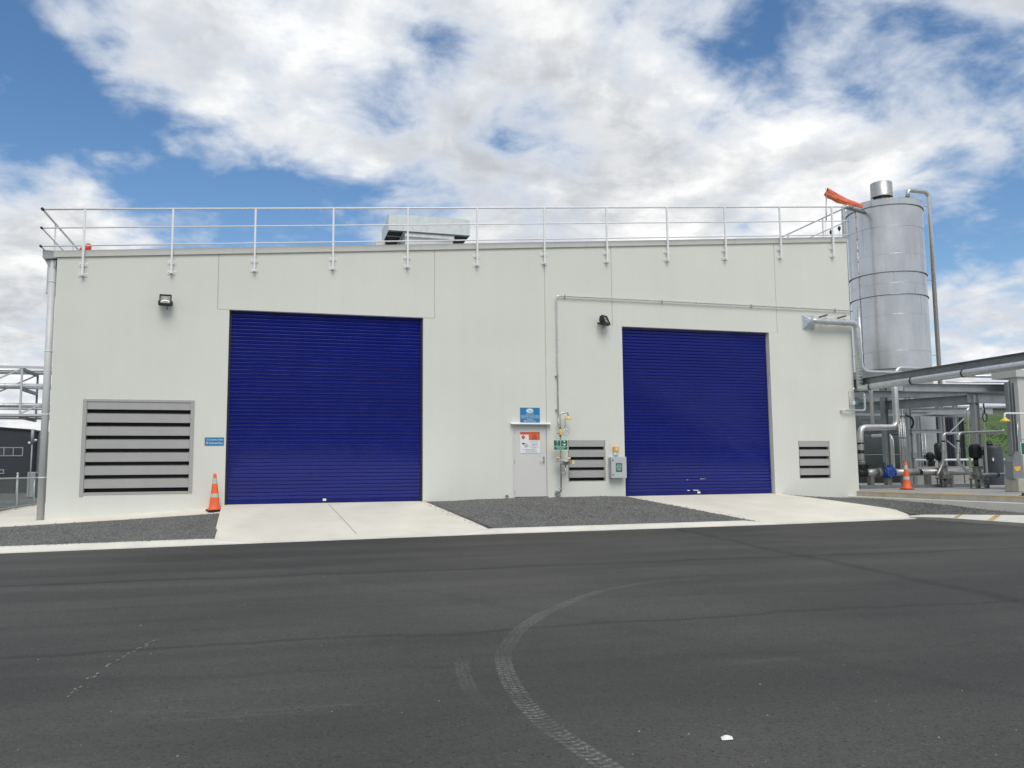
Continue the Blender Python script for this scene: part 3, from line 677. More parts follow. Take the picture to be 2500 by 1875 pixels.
# eaves gutter along the left side with mitred end, downpipe and rainwater head
gx0, gx1 = XL - .34, XL - .01
m = MB(); zt_ = ROOF_L + .165
m.prism([(gx1, -.04, zt_ - .01), (gx0, -.04, zt_ + .0), (gx0, -.04, zt_ - .21), (gx0 + .03, -.04, zt_ - .235), (gx1, -.04, zt_ - .20)], (0, DEP, 0)); m.build('gutter', M_side, wh)
m = MB(); m.lathe((XL - .14, .12, 0), [(.05, zt_ - .30), (.085, zt_ - .27), (.12, zt_ - .23)], n=20); m.add([(gx0 + .04, .02, zt_ - .24), (XL - .02, .02, zt_ - .24), (XL - .04, .02, zt_ - .44), (XL - .22, .02, zt_ - .40)], [(0, 1, 2, 3)]); m.build('gutter_outlet', M_side, wh)
m = MB(); m.tube([(XL - .125, .10, zt_ - .24), (XL - .125, .10, -.36)], .0875, 24); dp = m.build('downpipe', mat('downpipe_grey', (0.58, 0.59, 0.585), .4, var=.04, streak=.06), wh)
for z in (aty(118, 688, .1).z, aty(112, 858, .1).z, aty(107, 1012, .1).z, aty(101, 1166, .1).z):
    MB().lathe((XL - .125, .10, z), [(.0895, -.012), (.093, -.012), (.093, .012), (.0895, .012)], n=24).box(XL - .06, XL + .002, .185, .20, z - .012, z + .012).build('pipe_bracket', M_white, dp)
for z in (-.05, -.22): MB().lathe((XL - .125, .10, z), [(.0885, -.004), (.0895, -.004), (.0895, .004), (.0885, .004)], n=24).build('pipe_socket', M_side, dp)
m = MB(); p = aty(117, 670, .9)
m.box(XL - .42, XL - .005, .8, 1.2, 5.65, 6.38).box(XL - .43, XL, .79, 1.21, 5.63, 5.65); m.build('rainwater_head', mat('rainwater_head', (.62, .65, .67), .3, metal=.3, var=.08, vscale=6), wh)

# louvres
def louvre(x0, x1, z0, z1, n, fr, back=True):
    lv = MB().ring(x0, x1, z0, z1, fr, fr, .02, .006, .020, .12).build('louvre', M_grey, wh)
    if back:
        MB().box(x0 - .012, x1 + .012, -.018, -.002, z1 - .006, z1 + .055).build('head_flashing', M_grey, lv)
        MB().box(x0 - .012, x0 + fr - .004, -.018, -.002, z0 - .07, z1 - .008).build('jamb_flashing', M_grey, lv)
        MB().box(x1 - fr + .004, x1 + .012, -.018, -.002, z0 - .02, z1 - .008).build('jamb_flashing', M_grey, lv)
        MB().box(x0 + fr, x1 - fr, -.016, .05, z0 - .03, z0 + .028).build('sill', M_grey, lv)
    else:
        MB().box(x0 + fr, x1 - fr, .004, .10, z0 + .001, z0 + .024).build('sill', M_grey, lv)
    pitch = (z1 - z0) / n; bl = None
    for i in range(n):
        zt2 = z1 - i * pitch
        # blade: upright face, lower lip turned back, opening below it
        if bl is None:
            m = MB(); h = pitch * .605
            m.prism([(x0 + fr, .000, zt2 - .004), (x0 + fr, .000, zt2 - h), (x0 + fr, .008, zt2 - h - .006), (x0 + fr, .014, zt2 - h), (x0 + fr, .012, zt2 - .012), (x0 + fr, .14, zt2 + .036), (x0 + fr, .14, zt2 + .048)], (x1 - x0 - 2 * fr, 0, 0))
            bl = m.build('slat', M_grey, lv)
        else: inst(bl, 'slat', lv, (0, 0, -i * pitch))
    MB().box(x0 - .02, x1 + .02, .22, .23, z0 - .1, z1 + .1).build('backing', mat('gap_shade', (.05, .05, .05), .8), lv)  # dark sheet paints the shaded interior seen between the slats
    return lv
louvre(*LV, 7, .085)
louvre(*LM, 4, .035, False)
louvre(*LR, 4, .03, False)

# roller doors
def roller(x0, x1, zt2, zb, rec, n, lab):
    rd = MB().ring(x0 + .004, x1 - .004, zb - .05, zt2 + .30, .045, .045, .03, .2, rec - .055, rec + .04).build('roller_door', M_guide if lab == 2 else M_black, wh)
    a, b = x0 + .02, x1 - .02; pitch = (zt2 + .02 - zb - .10) / n; sl = None
    for i in range(n):
        z = zb + .10 + i * pitch
        if sl is None:
            prof = [(rec, z + pitch), (rec - .022, z + pitch - .020), (rec - .027, z + pitch - .026), (rec - .028, z + pitch - .031), (rec - .017, z + .016), (rec - .012, z + .006), (rec - .002, z + .001), (rec, z)]
            m = MB(); m.sheet([[(a, y, zz) for y, zz in prof], [(b, y, zz) for y, zz in prof]], False); sl = m.build('slat', M_blue, rd)
        else: inst(sl, 'slat', rd, (0, 0, i * pitch))
    MB().box(a, b, rec - .02, rec + .01, zb + .012, zb + .098).box(a, b, rec - .035, rec - .02, zb + .012, zb + .03).build('bottom_rail', M_blue, rd)
    MB().box(a + .02, b - .02, rec - .015, rec + .005, zb - .01, zb + .012).build('weather_seal', M_black, rd)
    return rd
RD1 = roller(D1[0], D1[1], D1[2], -.045, .165, 51, 1)
RD2 = roller(D2[0], D2[1], D2[2], -.015, .165, 51, 2)
P = aty(792, 1227, .13); MB().box(P.x - .045, P.x + .045, .118, .142, .0, .06).build('latch_plate', M_swhite, RD1)
P = aty(1706, 1204, .13); MB().box(P.x - .05, P.x + .05, .118, .142, .02, .075).build('latch_plate', M_swhite, RD2)
for (xa_, xb_, y_) in ((1711, 1724.5, 1169.7), (1677, 1685, 1171), (1694, 1707, 1197), (1679, 1685, 1197.6)):
    A, B_ = aty(xa_, y_, .135), aty(xb_, y_, .135); MB().add([(A.x, .138, A.z - .008), (B_.x, .142, A.z - .012), (B_.x - .02, .142, A.z + .010), (A.x - .02, .14, A.z + .014)], [(0, 1, 2, 3)]).build('torn_tape', M_swhite, RD2)

# personnel door with frame and canopy
pd = MB().ring(6.767, 7.858, -.02, 2.148, .04, .043, .02, .036, -.012, .10).build('personnel_door', M_door, wh, label='off white steel door with frame and lever handle')
MB().box(6.812, 7.808, .014, .058, .012, 2.106).build('leaf', M_door, pd, bevel=.003)
MB().box(6.79, 7.84, -.03, .10, .002, .010).build('threshold', M_black, pd)
hp = aty(1327.7, 1123, 0)
hd = MB().box(hp.x - .03, hp.x + .03, .004, .014, hp.z - .10, hp.z + .10).build('handle_plate', M_steeld, pd)
MB().tube([(hp.x, .004, hp.z - .03), (hp.x, -.05, hp.z - .03), (hp.x - .14, -.05, hp.z - .03)], .011, 10, bend=.03).build('lever', M_steel, hd)
for z in (1.93, 1.05, .14): MB().tube([(6.808, .004, z - .06), (6.808, .004, z + .06)], .012, 8).build('hinge', M_black, pd)
MB().prism([(6.69, -.002, 2.205), (6.69, -.14, 2.165), (6.69, -.14, 2.145), (6.69, -.002, 2.158)], (1.24, 0, 0)).build('door_canopy', M_white, wh)

# ================================================================== ROOF HANDRAIL
posts = [(-4.93, 0), (-2.77, 0), (-.64, 0), (1.48, 0), (3.605, 0), (5.685, 0), (7.795, 0), (9.85, 0), (11.935, 0), (14.015, 0), (16.085, 0), (18.135, 0)]
HY = -.115
hr = thing('roof_handrail', (6.6, HY, 7.4), 'white three rail handrail bolted along the sloping roof edge', 'handrail')
def rz(x): return lerp(7.66, 9.70, (x + 5.94) / (18.75 + 5.94))
for dz, r in ((0, .028), (-.50, .019), (-.985, .019)):
    MB().tube([(-5.93, HY, rz(-5.93) + dz), (18.76, HY, rz(18.76) + dz)], r, 12).build('rail', M_white, hr)
    MB().tube([(-5.93, HY, rz(-5.93) + dz), (-5.93, HY + 11, rz(-5.93) + dz)], r, 12).build('rail', M_alu, hr)
    MB().tube([(18.76, HY, rz(18.76) + dz), (18.76, HY + 11, rz(18.76) + dz)], r, 12).build('rail', M_alu, hr)
    MB().lathe((-5.93, HY - .035, rz(-5.93) + dz), [(r + .004, -.02), (r + .012, -.01), (r + .012, .07), (r + .004, .08)], (0, 1, 0), 12).build('corner_elbow', M_black, hr)
    MB().lathe((18.74, HY, rz(18.76) + dz), [(r + .006, -.02), (r + .01, -.01), (r + .01, .03), (r + .006, .04)], (1, 0, 0), 12).build('corner_elbow', M_steeld, hr)
proto = None
for x, _ in posts:
    z1, z0 = rz(x) - .0, ztop(x) - .535
    if proto is None:
        px0, pz0 = x, ztop(x)
        po = MB().box(x - .025, x + .025, HY - .03, HY + .03, z0, z1 - .02).build('post', M_white, hr, bevel=.006)
        for dz in (.045, .315):
            pl = MB().box(x - .105, x + .105, -.016, -.004, z0 + dz - .05, z0 + dz + .05).build('fixing_plate', M_white, po)
            MB().box(x - .04, x + .04, HY + .03, -.016, z0 + dz - .035, z0 + dz - .025).build('spacer', M_white, po)
            MB().lathe((x - .075, -.016, z0 + dz), [(.013, 0), (.013, .014)], (0, -1, 0), 8).build('bolt', M_steeld, po)
            MB().lathe((x + .075, -.016, z0 + dz), [(.013, 0), (.013, .014)], (0, -1, 0), 8).build('bolt', M_steeld, po)
        proto = po
    else:
        q = inst(proto, 'post', hr, (x - px0, 0, ztop(x) - pz0))
        for ch in [o for o in col.objects if o.parent == proto]:
            c = ch.copy(); col.objects.link(c); c.parent = q
for k in range(5):
    for xx, rl in ((-5.93, rz(-5.93)), (18.76, rz(18.76))):
        MB().box(xx - .02, xx + .02, 1.2 + 2.1 * k, 1.245 + 2.1 * k, rl - 1.35, rl - .03).build('post', M_white, hr)

# ================================================================== ROOF EQUIPMENT
VY = 3.2
vt = thing('roof_vent', aty(1048, 600, VY), 'galvanised rooftop ventilator cowl with open underside behind the handrail', 'vent')
tl, tr, br, bl_ = aty(949.4, 521, VY), aty(1147.4, 537.6, VY), aty(1147.4, 576, VY), aty(948.8, 560.5, VY)
x0, x1, zT, zB = tl.x, tr.x, (tl.z + tr.z) / 2, (br.z + bl_.z) / 2
vd = 1.9
m = MB()
m.add([(x0, VY, zB), (x1, VY, zB), (x1, VY, zT), (x0, VY, zT), (x0, VY + vd, zB), (x1, VY + vd, zB), (x1, VY + vd, zT), (x0, VY + vd, zT)],
      [(0, 1, 2, 3), (1, 5, 6, 2), (5, 4, 7, 6), (4, 0, 3, 7), (3, 2, 6, 7)])
m.build('cowl', M_galvflat, vt)
m = MB(); m.add([(x0 + .01, VY + .02, zB + .03), (x1 - .01, VY + .02, zB + .03), (x1 - .01, VY + vd, zB + .03), (x0 + .01, VY + vd, zB + .03)], [(3, 2, 1, 0)]); m.build('underside', M_dark, vt)  # near-black sheet paints the shade inside the open cowl
m = MB(); m.ring(x0, x1, zB - .03, zB + .001, .001, .001, .001, .001, VY - .004, VY + .03); m.build('drip_edge', M_side, vt)
cx0, cx1 = aty(990, 560, VY + .1).x, aty(1106, 570, VY + .1).x
zr = ztop((x0 + x1) / 2) + .0
MB().box(cx0, cx1, VY + .12, VY + vd - .2, zr - .3, zB + .03).build('upstand', mat('vent_upstand', (.62, .65, .66), .5), vt)
MB().box(cx0 - .03, cx1 + .03, VY + .04, VY + .118, zB - .16, zB - .04).build('channel', M_galvflat, vt)
MB().bar((cx0 - .05, VY + .05, zB - .02), (cx0 - .05, VY + vd - .2, zB - .02), .05, .05).build('brace', M_side, vt)
MB().box(x0 + .02, cx0 - .03, VY + .7, VY + .73, zB - .01, zB + .02).build('brace', M_side, vt)
MB().box(x0 - .32, x0 - .02, VY + .8, VY + 1.3, zr - .3, zB - .14).build('side_box', M_galvflat, vt)

def dome(px, y, r, h, lab):
    p = aty(px, 607, y); zb = ztop(p.x)
    zc = aty(px, 594, y).z
    t = thing('warning_beacon', (p.x, y, zb), lab, 'beacon', 'beacons on the roof')
    MB().lathe((p.x, y, 0), [(r * 1.05, zc - h - .1), (r * 1.05, zc - h * .45), (r, zc - h * .42), (r * .93, zc - h * .2), (r * .7, zc - .015), (r * .3, zc)], n=24).build('dome', M_red, t)
    MB().lathe((p.x, y, 0), [(r * .75, zb - .05), (r * .75, zc - h - .09)], n=20).build('base', M_side, t)
dome(215.5, 1.0, .075, .2, 'red dome beacon showing just right of the leftmost handrail post')
p = aty(200, 604, 1.0)
t = thing('warning_beacon', (p.x, 1.0, ztop(p.x)), 'dull orange beacon half hidden behind the leftmost handrail post', 'beacon', 'beacons on the roof')
MB().lathe((p.x, 1.0, 0), [(.06, ztop(p.x) - .05), (.06, p.z - .05), (.045, p.z - .01), (.02, p.z)], n=20).build('dome', mat('beacon_dull', (.5, .09, .04), .4), t)

# windsock on its pole
WY = 2.6
wb = aty(2017, 560, WY); ws = thing('windsock', (wb.x, WY, ztop(min(wb.x, XR))), 'limp orange windsock on a grey pole at the roof corner', 'windsock')
pt = aty(2017.4, 478, WY)
MB().tube([(wb.x, WY, ztop(18) - .1), (wb.x, WY, aty(2018, 540, WY).z)], .045, 12).build('lower_pole', M_white, ws)
MB().tube([(wb.x, WY, aty(2018, 540, WY).z - .3), (pt.x, WY, pt.z - .02)], .026, 12).tube([(pt.x, WY, pt.z - .05), (pt.x, WY, aty(2016, 459, WY).z)], .012, 8).build('upper_pole', M_steeld, ws)
ctr = [(2018, 469), (2024, 472), (2034, 478), (2046, 485), (2060, 491), (2075, 495), (2090, 499), (2106, 504.5)]
hh = [10.5, 11.5, 11.5, 10.5, 8.5, 7, 5.5, 4.2]
m = MB(); rws = []
dep = (Vector((wb.x, WY, 9)) - CAM).dot(_w) / CAM_F
NS = 48
for i in range(29):
    f = i / 28 * (len(ctr) - 1); k = min(int(f), len(ctr) - 2); t_ = f - k
    c = aty(lerp(ctr[k][0], ctr[k + 1][0], t_), lerp(ctr[k][1], ctr[k + 1][1], t_), WY + .4 * i / 28); h = lerp(hh[k], hh[k + 1], t_) * dep
    tn = Vector((ctr[min(k + 1, 7)][0] - ctr[k][0], 0, -(ctr[min(k + 1, 7)][1] - ctr[k][1]))).normalized(); nr = Vector((-tn.z, 0, tn.x))
    rw = []
    for j in range(NS + 1):
        a = 2 * math.pi * j / NS; w_ = 1 + .10 * math.sin(5 * a + i * .25) + .07 * math.sin(9 * a - i * .35 + 1)
        rw.append(c + nr * math.sin(a) * h * w_ + Vector((0, 1, 0)) * math.cos(a) * h * .5 * w_ + tn * .02 * math.sin(3 * a + i))
    rws.append(rw)
m.sheet(rws).build('sock', M_sock, ws)
mo = [rws[0][j] for j in range(0, NS, 2)]
MB().tube(mo, .012, 6, closed=True).build('hoop', M_sock, ws)

for px, py, lab in ((2028.8, 566, 'small black roof sensor on a thin stem left of the corner post'), (2048.7, 557, 'small black roof sensor on a taller stem nearest the roof corner')):
    c = aty(px, py, 1.2); t = thing('roof_sensor', (c.x, 1.2, ztop(c.x)), lab, 'sensor', 'black sensors on the roof')
    MB().tube([(c.x, 1.2, ztop(c.x) - .05), (c.x, 1.2, c.z - .05)], .008, 8).build('stem', M_steeld, t)
    MB().lathe((c.x, 1.2, c.z), [(.02, -.10), (.04, -.06), (.055, -.02), (.05, .03), (.03, .06)], n=16).build('head', M_black, t)
    MB().tube([(c.x + .06, 1.2, c.z - .03), (c.x + .07, 1.2, c.z + .07), (c.x - .03, 1.2, c.z + .08)], .006, 6, bend=.03).build('guard', M_steeld, t)

# ================================================================== WALL FIXTURES
def floodlight(px, py, yaw, lab):
    c = aty(px, py, -.20); t = thing('floodlight', (c.x, 0, c.z), lab, 'floodlight', 'floodlights on the wall')
    q = Matrix.Rotation(yaw, 3, 'Z') @ Matrix.Rotation(R(-24), 3, 'X')   # local: -y is the glass, z up
    def T(x, y, z): return c + q @ Vector((x, y, z))
    W, H = .15, .155
    def loft(rects):
        m = MB(); rws = []
        for y, w, h in rects: rws.append([T(-w, y, -h), T(w, y, -h), T(w, y, h), T(-w, y, h), T(-w, y, -h)])
        m.sheet(rws, False); o = len(m.v); n = 5
        m.f.append((o - 5, o - 4, o - 3, o - 2)); m.sm.append(False); return m
    loft([(-.06, W - .03, H - .03), (-.09, W - .03, H - .03), (-.10, W - .012, H - .012), (-.09, W, H), (.0, W, H), (.05, W * .86, H * .82), (.11, W * .55, H * .5)]).build('housing', M_black, t)
    m = MB(); m.add([T(-W + .03, -.072, -H + .03), T(W - .03, -.072, -H + .03), T(W - .03, -.072, H - .03), T(-W + .03, -.072, H - .03)], [(0, 1, 2, 3)]); m.build('glass', M_glass, t)
    m = MB(); m.sheet([[T(x, -.074, -.085 + .05 * (1 - (x / .1) ** 2)) for x in (-.1, -.06, 0, .06, .1)], [T(x, -.075, -.06 + .055 * (1 - (x / .1) ** 2)) for x in (-.1, -.06, 0, .06, .1)]]).build('reflector', M_reflector, t)
    m = MB(); m.add([T(-.07, -.0745, .02), T(.05, -.0745, .02), T(.05, -.0745, .09), T(-.07, -.0745, .09)], [(0, 1, 2, 3)]); m.build('lamp', mat('lamp_face', (.20, .215, .215), .35), t)
    for s in (-1, 1):
        MB().tube([T(s * (W - .005), 0, -.02), T(s * (W + .03), 0, -.02)], .022, 10).build('pivot', M_black, t)
    MB().tube([T(-W - .02, 0, -.02), T(-W - .02, .13, -.05) , Vector((c.x, -.012, c.z - .03)) + Vector((-.12, 0, 0))], .011, 8).build('bracket_arm', M_black, t)
    MB().tube([T(W + .02, 0, -.02), T(W + .02, .13, -.05) , Vector((c.x, -.012, c.z - .03)) + Vector((.12, 0, 0))], .011, 8).build('bracket_arm', M_black, t)
    MB().box(c.x - .15, c.x + .15, -.016, -.002, c.z - .06, c.z - .01).build('wall_plate', M_black, t)
    MB().tube([T(.03, .06, -H * .7), Vector((c.x + .04, -.02, c.z - .19))], .008, 6).build('cable', M_black, t)
floodlight(404, 735, R(4), 'black floodlight facing straight out above the large louvre')
floodlight(1475, 784, R(38), 'black floodlight swivelled to the right beside the right roller door')

def signboard(name, x0, x1, z0, z1, y, m_, lab, th=.006, parent=None):
    t = thing(name, ((x0 + x1) / 2, y, z0), lab, 'sign')
    MB().box(x0, x1, y, y + th, z0, z1).build('board', m_, t); return t
def no_entry(t, x, y, z, r):
    MB().lathe((x, y, z), [(r, 0), (r, .0015)], (0, -1, 0), 20).build('symbol', M_swhite, t)
    m = MB(); pts = [Vector((x + math.cos(a) * r * .8, y - .002, z + math.sin(a) * r * .8)) for a in [2 * math.pi * k / 20 for k in range(20)]]
    m.tube(pts, r * .14, 6, closed=True).build('symbol', M_sred, t)
    MB().bar((x - r * .5, y - .002, z + r * .5), (x + r * .5, y - .002, z - r * .5), .003, r * .25, up=(0, 1, 0)).build('symbol', M_sred, t)
# sign by the left roller door
a, b = aty(500.3, 1068, 0), aty(546.5, 1087.6, 0); sx0, sx1, sz1, sz0 = a.x, b.x, a.z, b.z
t = signboard('wall_sign', sx0, sx1, sz0, sz1, -.012, M_sblue, 'small blue restricted entry sign between the large louvre and left roller door')
h = sz1 - sz0
text('Air Compressor Room', .075, ((sx0 + sx1) / 2 + .01, -.0135, sz1 - h * .28), M_swhite, t, width=(sx1 - sx0) * .86)
text('Restricted Entry', .085, ((sx0 + sx1) / 2 + .045, -.0135, sz0 + h * .30), M_swhite, t, width=(sx1 - sx0) * .70)
no_entry(t, sx0 + .062, -.0125, sz0 + h * .31, .033)
# sign above the personnel door
a, b = aty(1269.4, 995.2, 0), aty(1317.8, 1031.6, 0); sx0, sx1, sz1, sz0 = a.x, b.x, a.z, b.z; cx, w, h = (a.x + b.x) / 2, b.x - a.x, a.z - b.z
t = signboard('wall_sign', sx0, sx1, sz0, sz1, -.012, M_sblue, 'blue compressor room sign with white oval emblem above the personnel door')
def oval(x, y, z, rx, rz_, m_, par, th=.001, n=28): return MB().prism([(x + math.cos(2 * math.pi * k / n) * rx, y, z + math.sin(2 * math.pi * k / n) * rz_) for k in range(n)], (0, -th, 0)).build('emblem', m_, par)
ez = sz1 - h * .21
oval(cx, -.0125, ez, w * .19, h * .155, M_swhite, t)
m = MB(); m.sheet([[(cx + math.cos(a_) * w * .176, -.0150, ez + math.sin(a_) * h * .14) for a_ in [R(d_) for d_ in range(-55, 60, 8)]], [(cx + math.cos(a_) * w * .155, -.0150, ez + math.sin(a_) * h * .13) for a_ in [R(d_) for d_ in range(-55, 60, 8)]]]).build('emblem', M_logob, t)
text('Fonterra', .05, (cx - .005, -.0145, ez + h * .01), M_logo, t, width=w * .25)
oval(cx, -.0138, ez - h * .075, w * .09, h * .022, M_logo, t)
text('Dairy for life', .052, (cx, -.0135, sz1 - h * .43), M_swhite, t, width=w * .37)
for f in (.52, .70): MB().box(sx0 + .02, sx1 - .02, -.0137, -.0125, sz1 - h * f - .003, sz1 - h * f + .003).build('rule', M_swhite, t)
text('Chilled Water Compressor Room', .05, (cx, -.0135, sz1 - h * .61), M_swhite, t, width=w * .94)
text('Ammonia', .05, (cx, -.0135, sz1 - h * .79), M_swhite, t, width=w * .29)
text('Restricted Entry', .05, (cx + .03, -.0135, sz1 - h * .905), M_swhite, t, width=w * .48)
no_entry(t, cx - w * .26, -.0125, sz1 - h * .90, .032)
# placard on the door
a, b = aty(1269.7, 1054.3, .0), aty(1318.5, 1106.3, .0); sx0, sx1, sz1, sz0 = a.x, b.x, a.z, b.z; cx, w, h = (a.x + b.x) / 2, b.x - a.x, a.z - b.z
Y0 = .004
t = signboard('hazard_placard', sx0, sx1, sz0, sz1, Y0, M_swhite, 'white and orange ammonia hazard placard fixed to the personnel door', th=.008)
yp = Y0 - .0015
MB().box(sx0, sx1, yp, Y0 - .0003, sz1 - h * .13, sz1).build('header_band', M_sorange, t)
MB().box(sx0 + w * .44, sx1, yp, Y0 - .0003, sz1 - h * .385, sz1 - h * .131).build('code_panel', M_sorange, t)
text('AMMONIA', .06, (sx0 + w * .24, yp - .001, sz1 - h * .065), M_sred, t, width=w * .38)
text('ANHYDROUS', .06, (sx0 + w * .74, yp - .001, sz1 - h * .065), M_sred, t, width=w * .44)
text('2TE', .085, (sx0 + w * .72, yp - .001, sz1 - h * .20), M_sink, t, width=w * .17)
text('1005', .095, (sx0 + w * .71, yp - .001, sz1 - h * .315), M_sink, t, width=w * .26)
def diamond(x, z, r, m_): return MB().prism([(x - r, yp, z), (x, yp, z - r), (x + r, yp, z), (x, yp, z + r)], (0, -.001, 0)).build('hazard_diamond', m_, t)
diamond(sx0 + w * .16, sz1 - h * .25, w * .11, M_sred)
MB().prism([(sx0 + w * .12, yp - .0012, sz1 - h * .275), (sx0 + w * .20, yp - .0012, sz1 - h * .275), (sx0 + w * .16, yp - .0012, sz1 - h * .19)], (0, -.001, 0)).build('flame', mat('pink', (.7, .35, .4), .5), t)
MB().prism([(sx0 + w * .07, yp, sz1 - h * .52), (sx0 + w * .26, yp, sz1 - h * .52), (sx0 + w * .165, yp, sz1 - h * .61)], (0, -.001, 0)).build('hazard_diamond', M_sink, t)
diamond(sx0 + w * .30, sz1 - h * .645, w * .115, M_sink); 
MB().prism([(sx0 + w * .30 - w * .095, yp - .0012, sz1 - h * .645), (sx0 + w * .30, yp - .0012, sz1 - h * .645 - w * .095), (sx0 + w * .30 + w * .095, yp - .0012, sz1 - h * .645), (sx0 + w * .30, yp - .0012, sz1 - h * .645 + w * .095)], (0, -.001, 0)).build('hazard_diamond', M_swhite, t)
MB().box(sx0 + w * .27, sx0 + w * .33, yp - .0035, yp - .0025, sz1 - h * .675, sz1 - h * .625).build('hazard_diamond', M_sink, t)
for i, (txt, fz, wd) in enumerate((('In emergency dial', .43, .36), ('Fire Service or Police', .475, .46), ('For specialist advice', .665, .40), ('call the emergency line', .715, .47), ('0800 734 607', .76, .2))):
    text(txt, .026, (sx0 + w * .72, yp - .0005, sz1 - h * fz), M_sgrey, t, width=w * wd)
text('IXOM', .062, (sx0 + w * .72, yp - .0005, sz1 - h * .59), mat('ixom_ink', (.08, .06, .22), .5), t, width=w * .27)
for fz, wd in ((.83, .5), (.89, .6), (.945, .6)): MB().box(sx0 + w * .25, sx0 + w * (.25 + wd), yp - .0006, yp, sz1 - h * fz - .006, sz1 - h * fz + .006).build('print_line', M_sgrey, t)
MB().lathe((sx0 + w * .18, yp, sz1 - h * .83), [(.016, 0), (.016, .001)], (0, -1, 0), 12).build('print_dot', M_sgrey, t)

# water pipe feeding the shower, clipped to the wall
pl = thing('water_pipe', aty(1358, 723, -.07), 'thin steel water pipe running along the wall above the right roller door', 'pipe')
A, B_ = aty(1358.5, 722.5, -.07), aty(2083, 758.5, -.07); zp = (A.z + B_.z) / 2 - .0
A.z = B_.z = zp
sx = aty(1362, 1052, -.07)
MB().tube([B_ + Vector((.0, .5, 0)), B_, A, (A.x, -.07, 3.9), (A.x, -.07, 2.42)], .021, 12, bend=.09).build('pipe_run', M_steel, pl)
for px, py in ((1380, 724), (1618, 736), (1836, 747.5), (2040, 757)):
    c = aty(px, py, -.07); MB().bar((c.x, -.035, zp - .06), (c.x, -.035, zp + .055), .03, .065, up=(0, 1, 0)).build('clip', M_steeld, pl)
for z in (3.62, 2.6): MB().box(A.x - .07, A.x + .03, -.09, -.002, z - .012, z + .012).build('clip', M_steeld, pl)

# emergency shower and eyewash
SY = -.26
def sp(px, py, y=SY): return aty(px, py, y)
sh = thing('safety_shower', (sp(1369, 1205).x, SY, .02), 'stainless emergency shower and eyewash with yellow head beside the personnel door', 'safety shower')
pt, pb = sp(1367.2, 1009), sp(1370, 1193)
xm_ = (pt.x + pb.x) / 2; he = sp(1387, 1010)
MB().tube([(xm_, SY, pb.z), (xm_, SY, pt.z), (he.x, SY, pt.z + .03), (he.x, SY, sp(1387, 1017).z)], .024, 12, bend=.07).build('standpipe', M_steel, sh)
MB().lathe((he.x, SY, 0), [(.022, sp(1387, 1015).z), (.03, sp(1387, 1017).z), (.095, sp(1387, 1022).z), (.098, sp(1387, 1023.6).z), (.03, sp(1387, 1023.4).z)], n=24).build('shower_head', M_showy, sh)
rx = sp(1379, 1010).x
MB().tube([(rx, SY, sp(1379, 1000).z), (rx + .01, SY, sp(1379, 1042.7).z)], .009, 8).build('pull_rod', M_steel, sh)
tp, l1, l2 = sp(1380.5, 1042.7), sp(1373, 1058), sp(1389, 1058); zb = sp(1380, 1062).z
MB().tube([tp, (l1.x, SY, l1.z), (l1.x + .03, SY, zb), (l2.x - .03, SY, zb), (l2.x, SY, l2.z), tp + Vector((.001, 0, 0))], .009, 8, bend=.03).build('pull_handle', M_steel, sh)
MB().lathe((xm_, SY, sp(1368, 1055).z), [(.028, -.115), (.031, -.11), (.031, .11), (.028, .115)], n=14).build('valve_label', M_showy, sh)
for py in (1045, 1064): MB().lathe((xm_, SY, sp(1368, py).z), [(.034, -.02), (.034, .02)], n=14).build('collar', M_black, sh)
fx = A.x
MB().tube([(fx + .0, -.07, 2.45), (fx, -.16, sp(1361, 1040).z), (fx, -.20, sp(1361, 1058).z), (xm_, SY, sp(1367, 1069).z)], .019, 10, bend=.08).build('feed_pipe', M_steel, sh)
MB().lathe((fx, -.12, sp(1361, 1035).z), [(.036, -.06), (.036, .06)], n=12).build('union', M_steeld, sh)
zz_ = sp(1361, 1058).z; MB().box(fx - .10, fx + .005, -.215, -.185, zz_ - .025, zz_ + .025).build('valve_lever', M_steeld, sh)
bc = sp(1379, 1127)
MB().lathe((bc.x, SY - .06, bc.z), [(.03, -.125), (.10, -.10), (.16, -.05), (.185, .0), (.195, .012), (.18, .006), (.14, -.05), (.02, -.09)], n=32).build('bowl', M_steel, sh)
MB().box(sp(1354.5, 1126).x, bc.x - .12, SY - .09, SY - .03, bc.z - .012, bc.z + .008).build('bowl_arm', M_steeld, sh)
for px, py in ((1361.5, 1119), (1389.5, 1120)):
    c = sp(px, py, SY - .06); MB().lathe(c, [(.02, -.06), (.02, -.02), (.05, -.01), (.055, .03), (.04, .035)], (.3 if px < 1375 else -.3, -.2, 1), 16).build('eyewash_nozzle', M_showy, sh)
c = sp(1399.8, 1128, SY - .06); MB().box(c.x - .035, c.x + .035, c.y - .004, c.y + .004, c.z - .06, c.z + .05).build('push_paddle', mat('paddle', (.72, .68, .32), .5), sh)
MB().tube([(bc.x + .16, SY - .06, bc.z - .02), (c.x, SY - .06, bc.z + .0)], .008, 6).build('paddle_arm', M_steel, sh)
dz = sp(1373, 1157).z
MB().tube([(bc.x, SY - .06, bc.z - .11), (bc.x, SY - .06, dz), (xm_, SY, dz + .02)], .02, 10, bend=.08).build('drain_pipe', M_steel, sh)
MB().tube([(xm_, SY, sp(1370, 1141).z), (sp(1392, 1141).x, SY, sp(1392, 1141).z), (sp(1392, 1128).x, SY - .05, bc.z - .01)], .008, 6).build('valve_link', M_steel, sh)
MB().lathe((xm_, SY, pb.z), [(.065, -.012), (.065, .012)], n=16).build('flange', M_steeld, sh)
MB().tube([(xm_, SY, pb.z), (xm_, SY, .16), (xm_ - .10, -.03, .10)], .024, 10, bend=.08).build('base_elbow', M_steeld, sh)
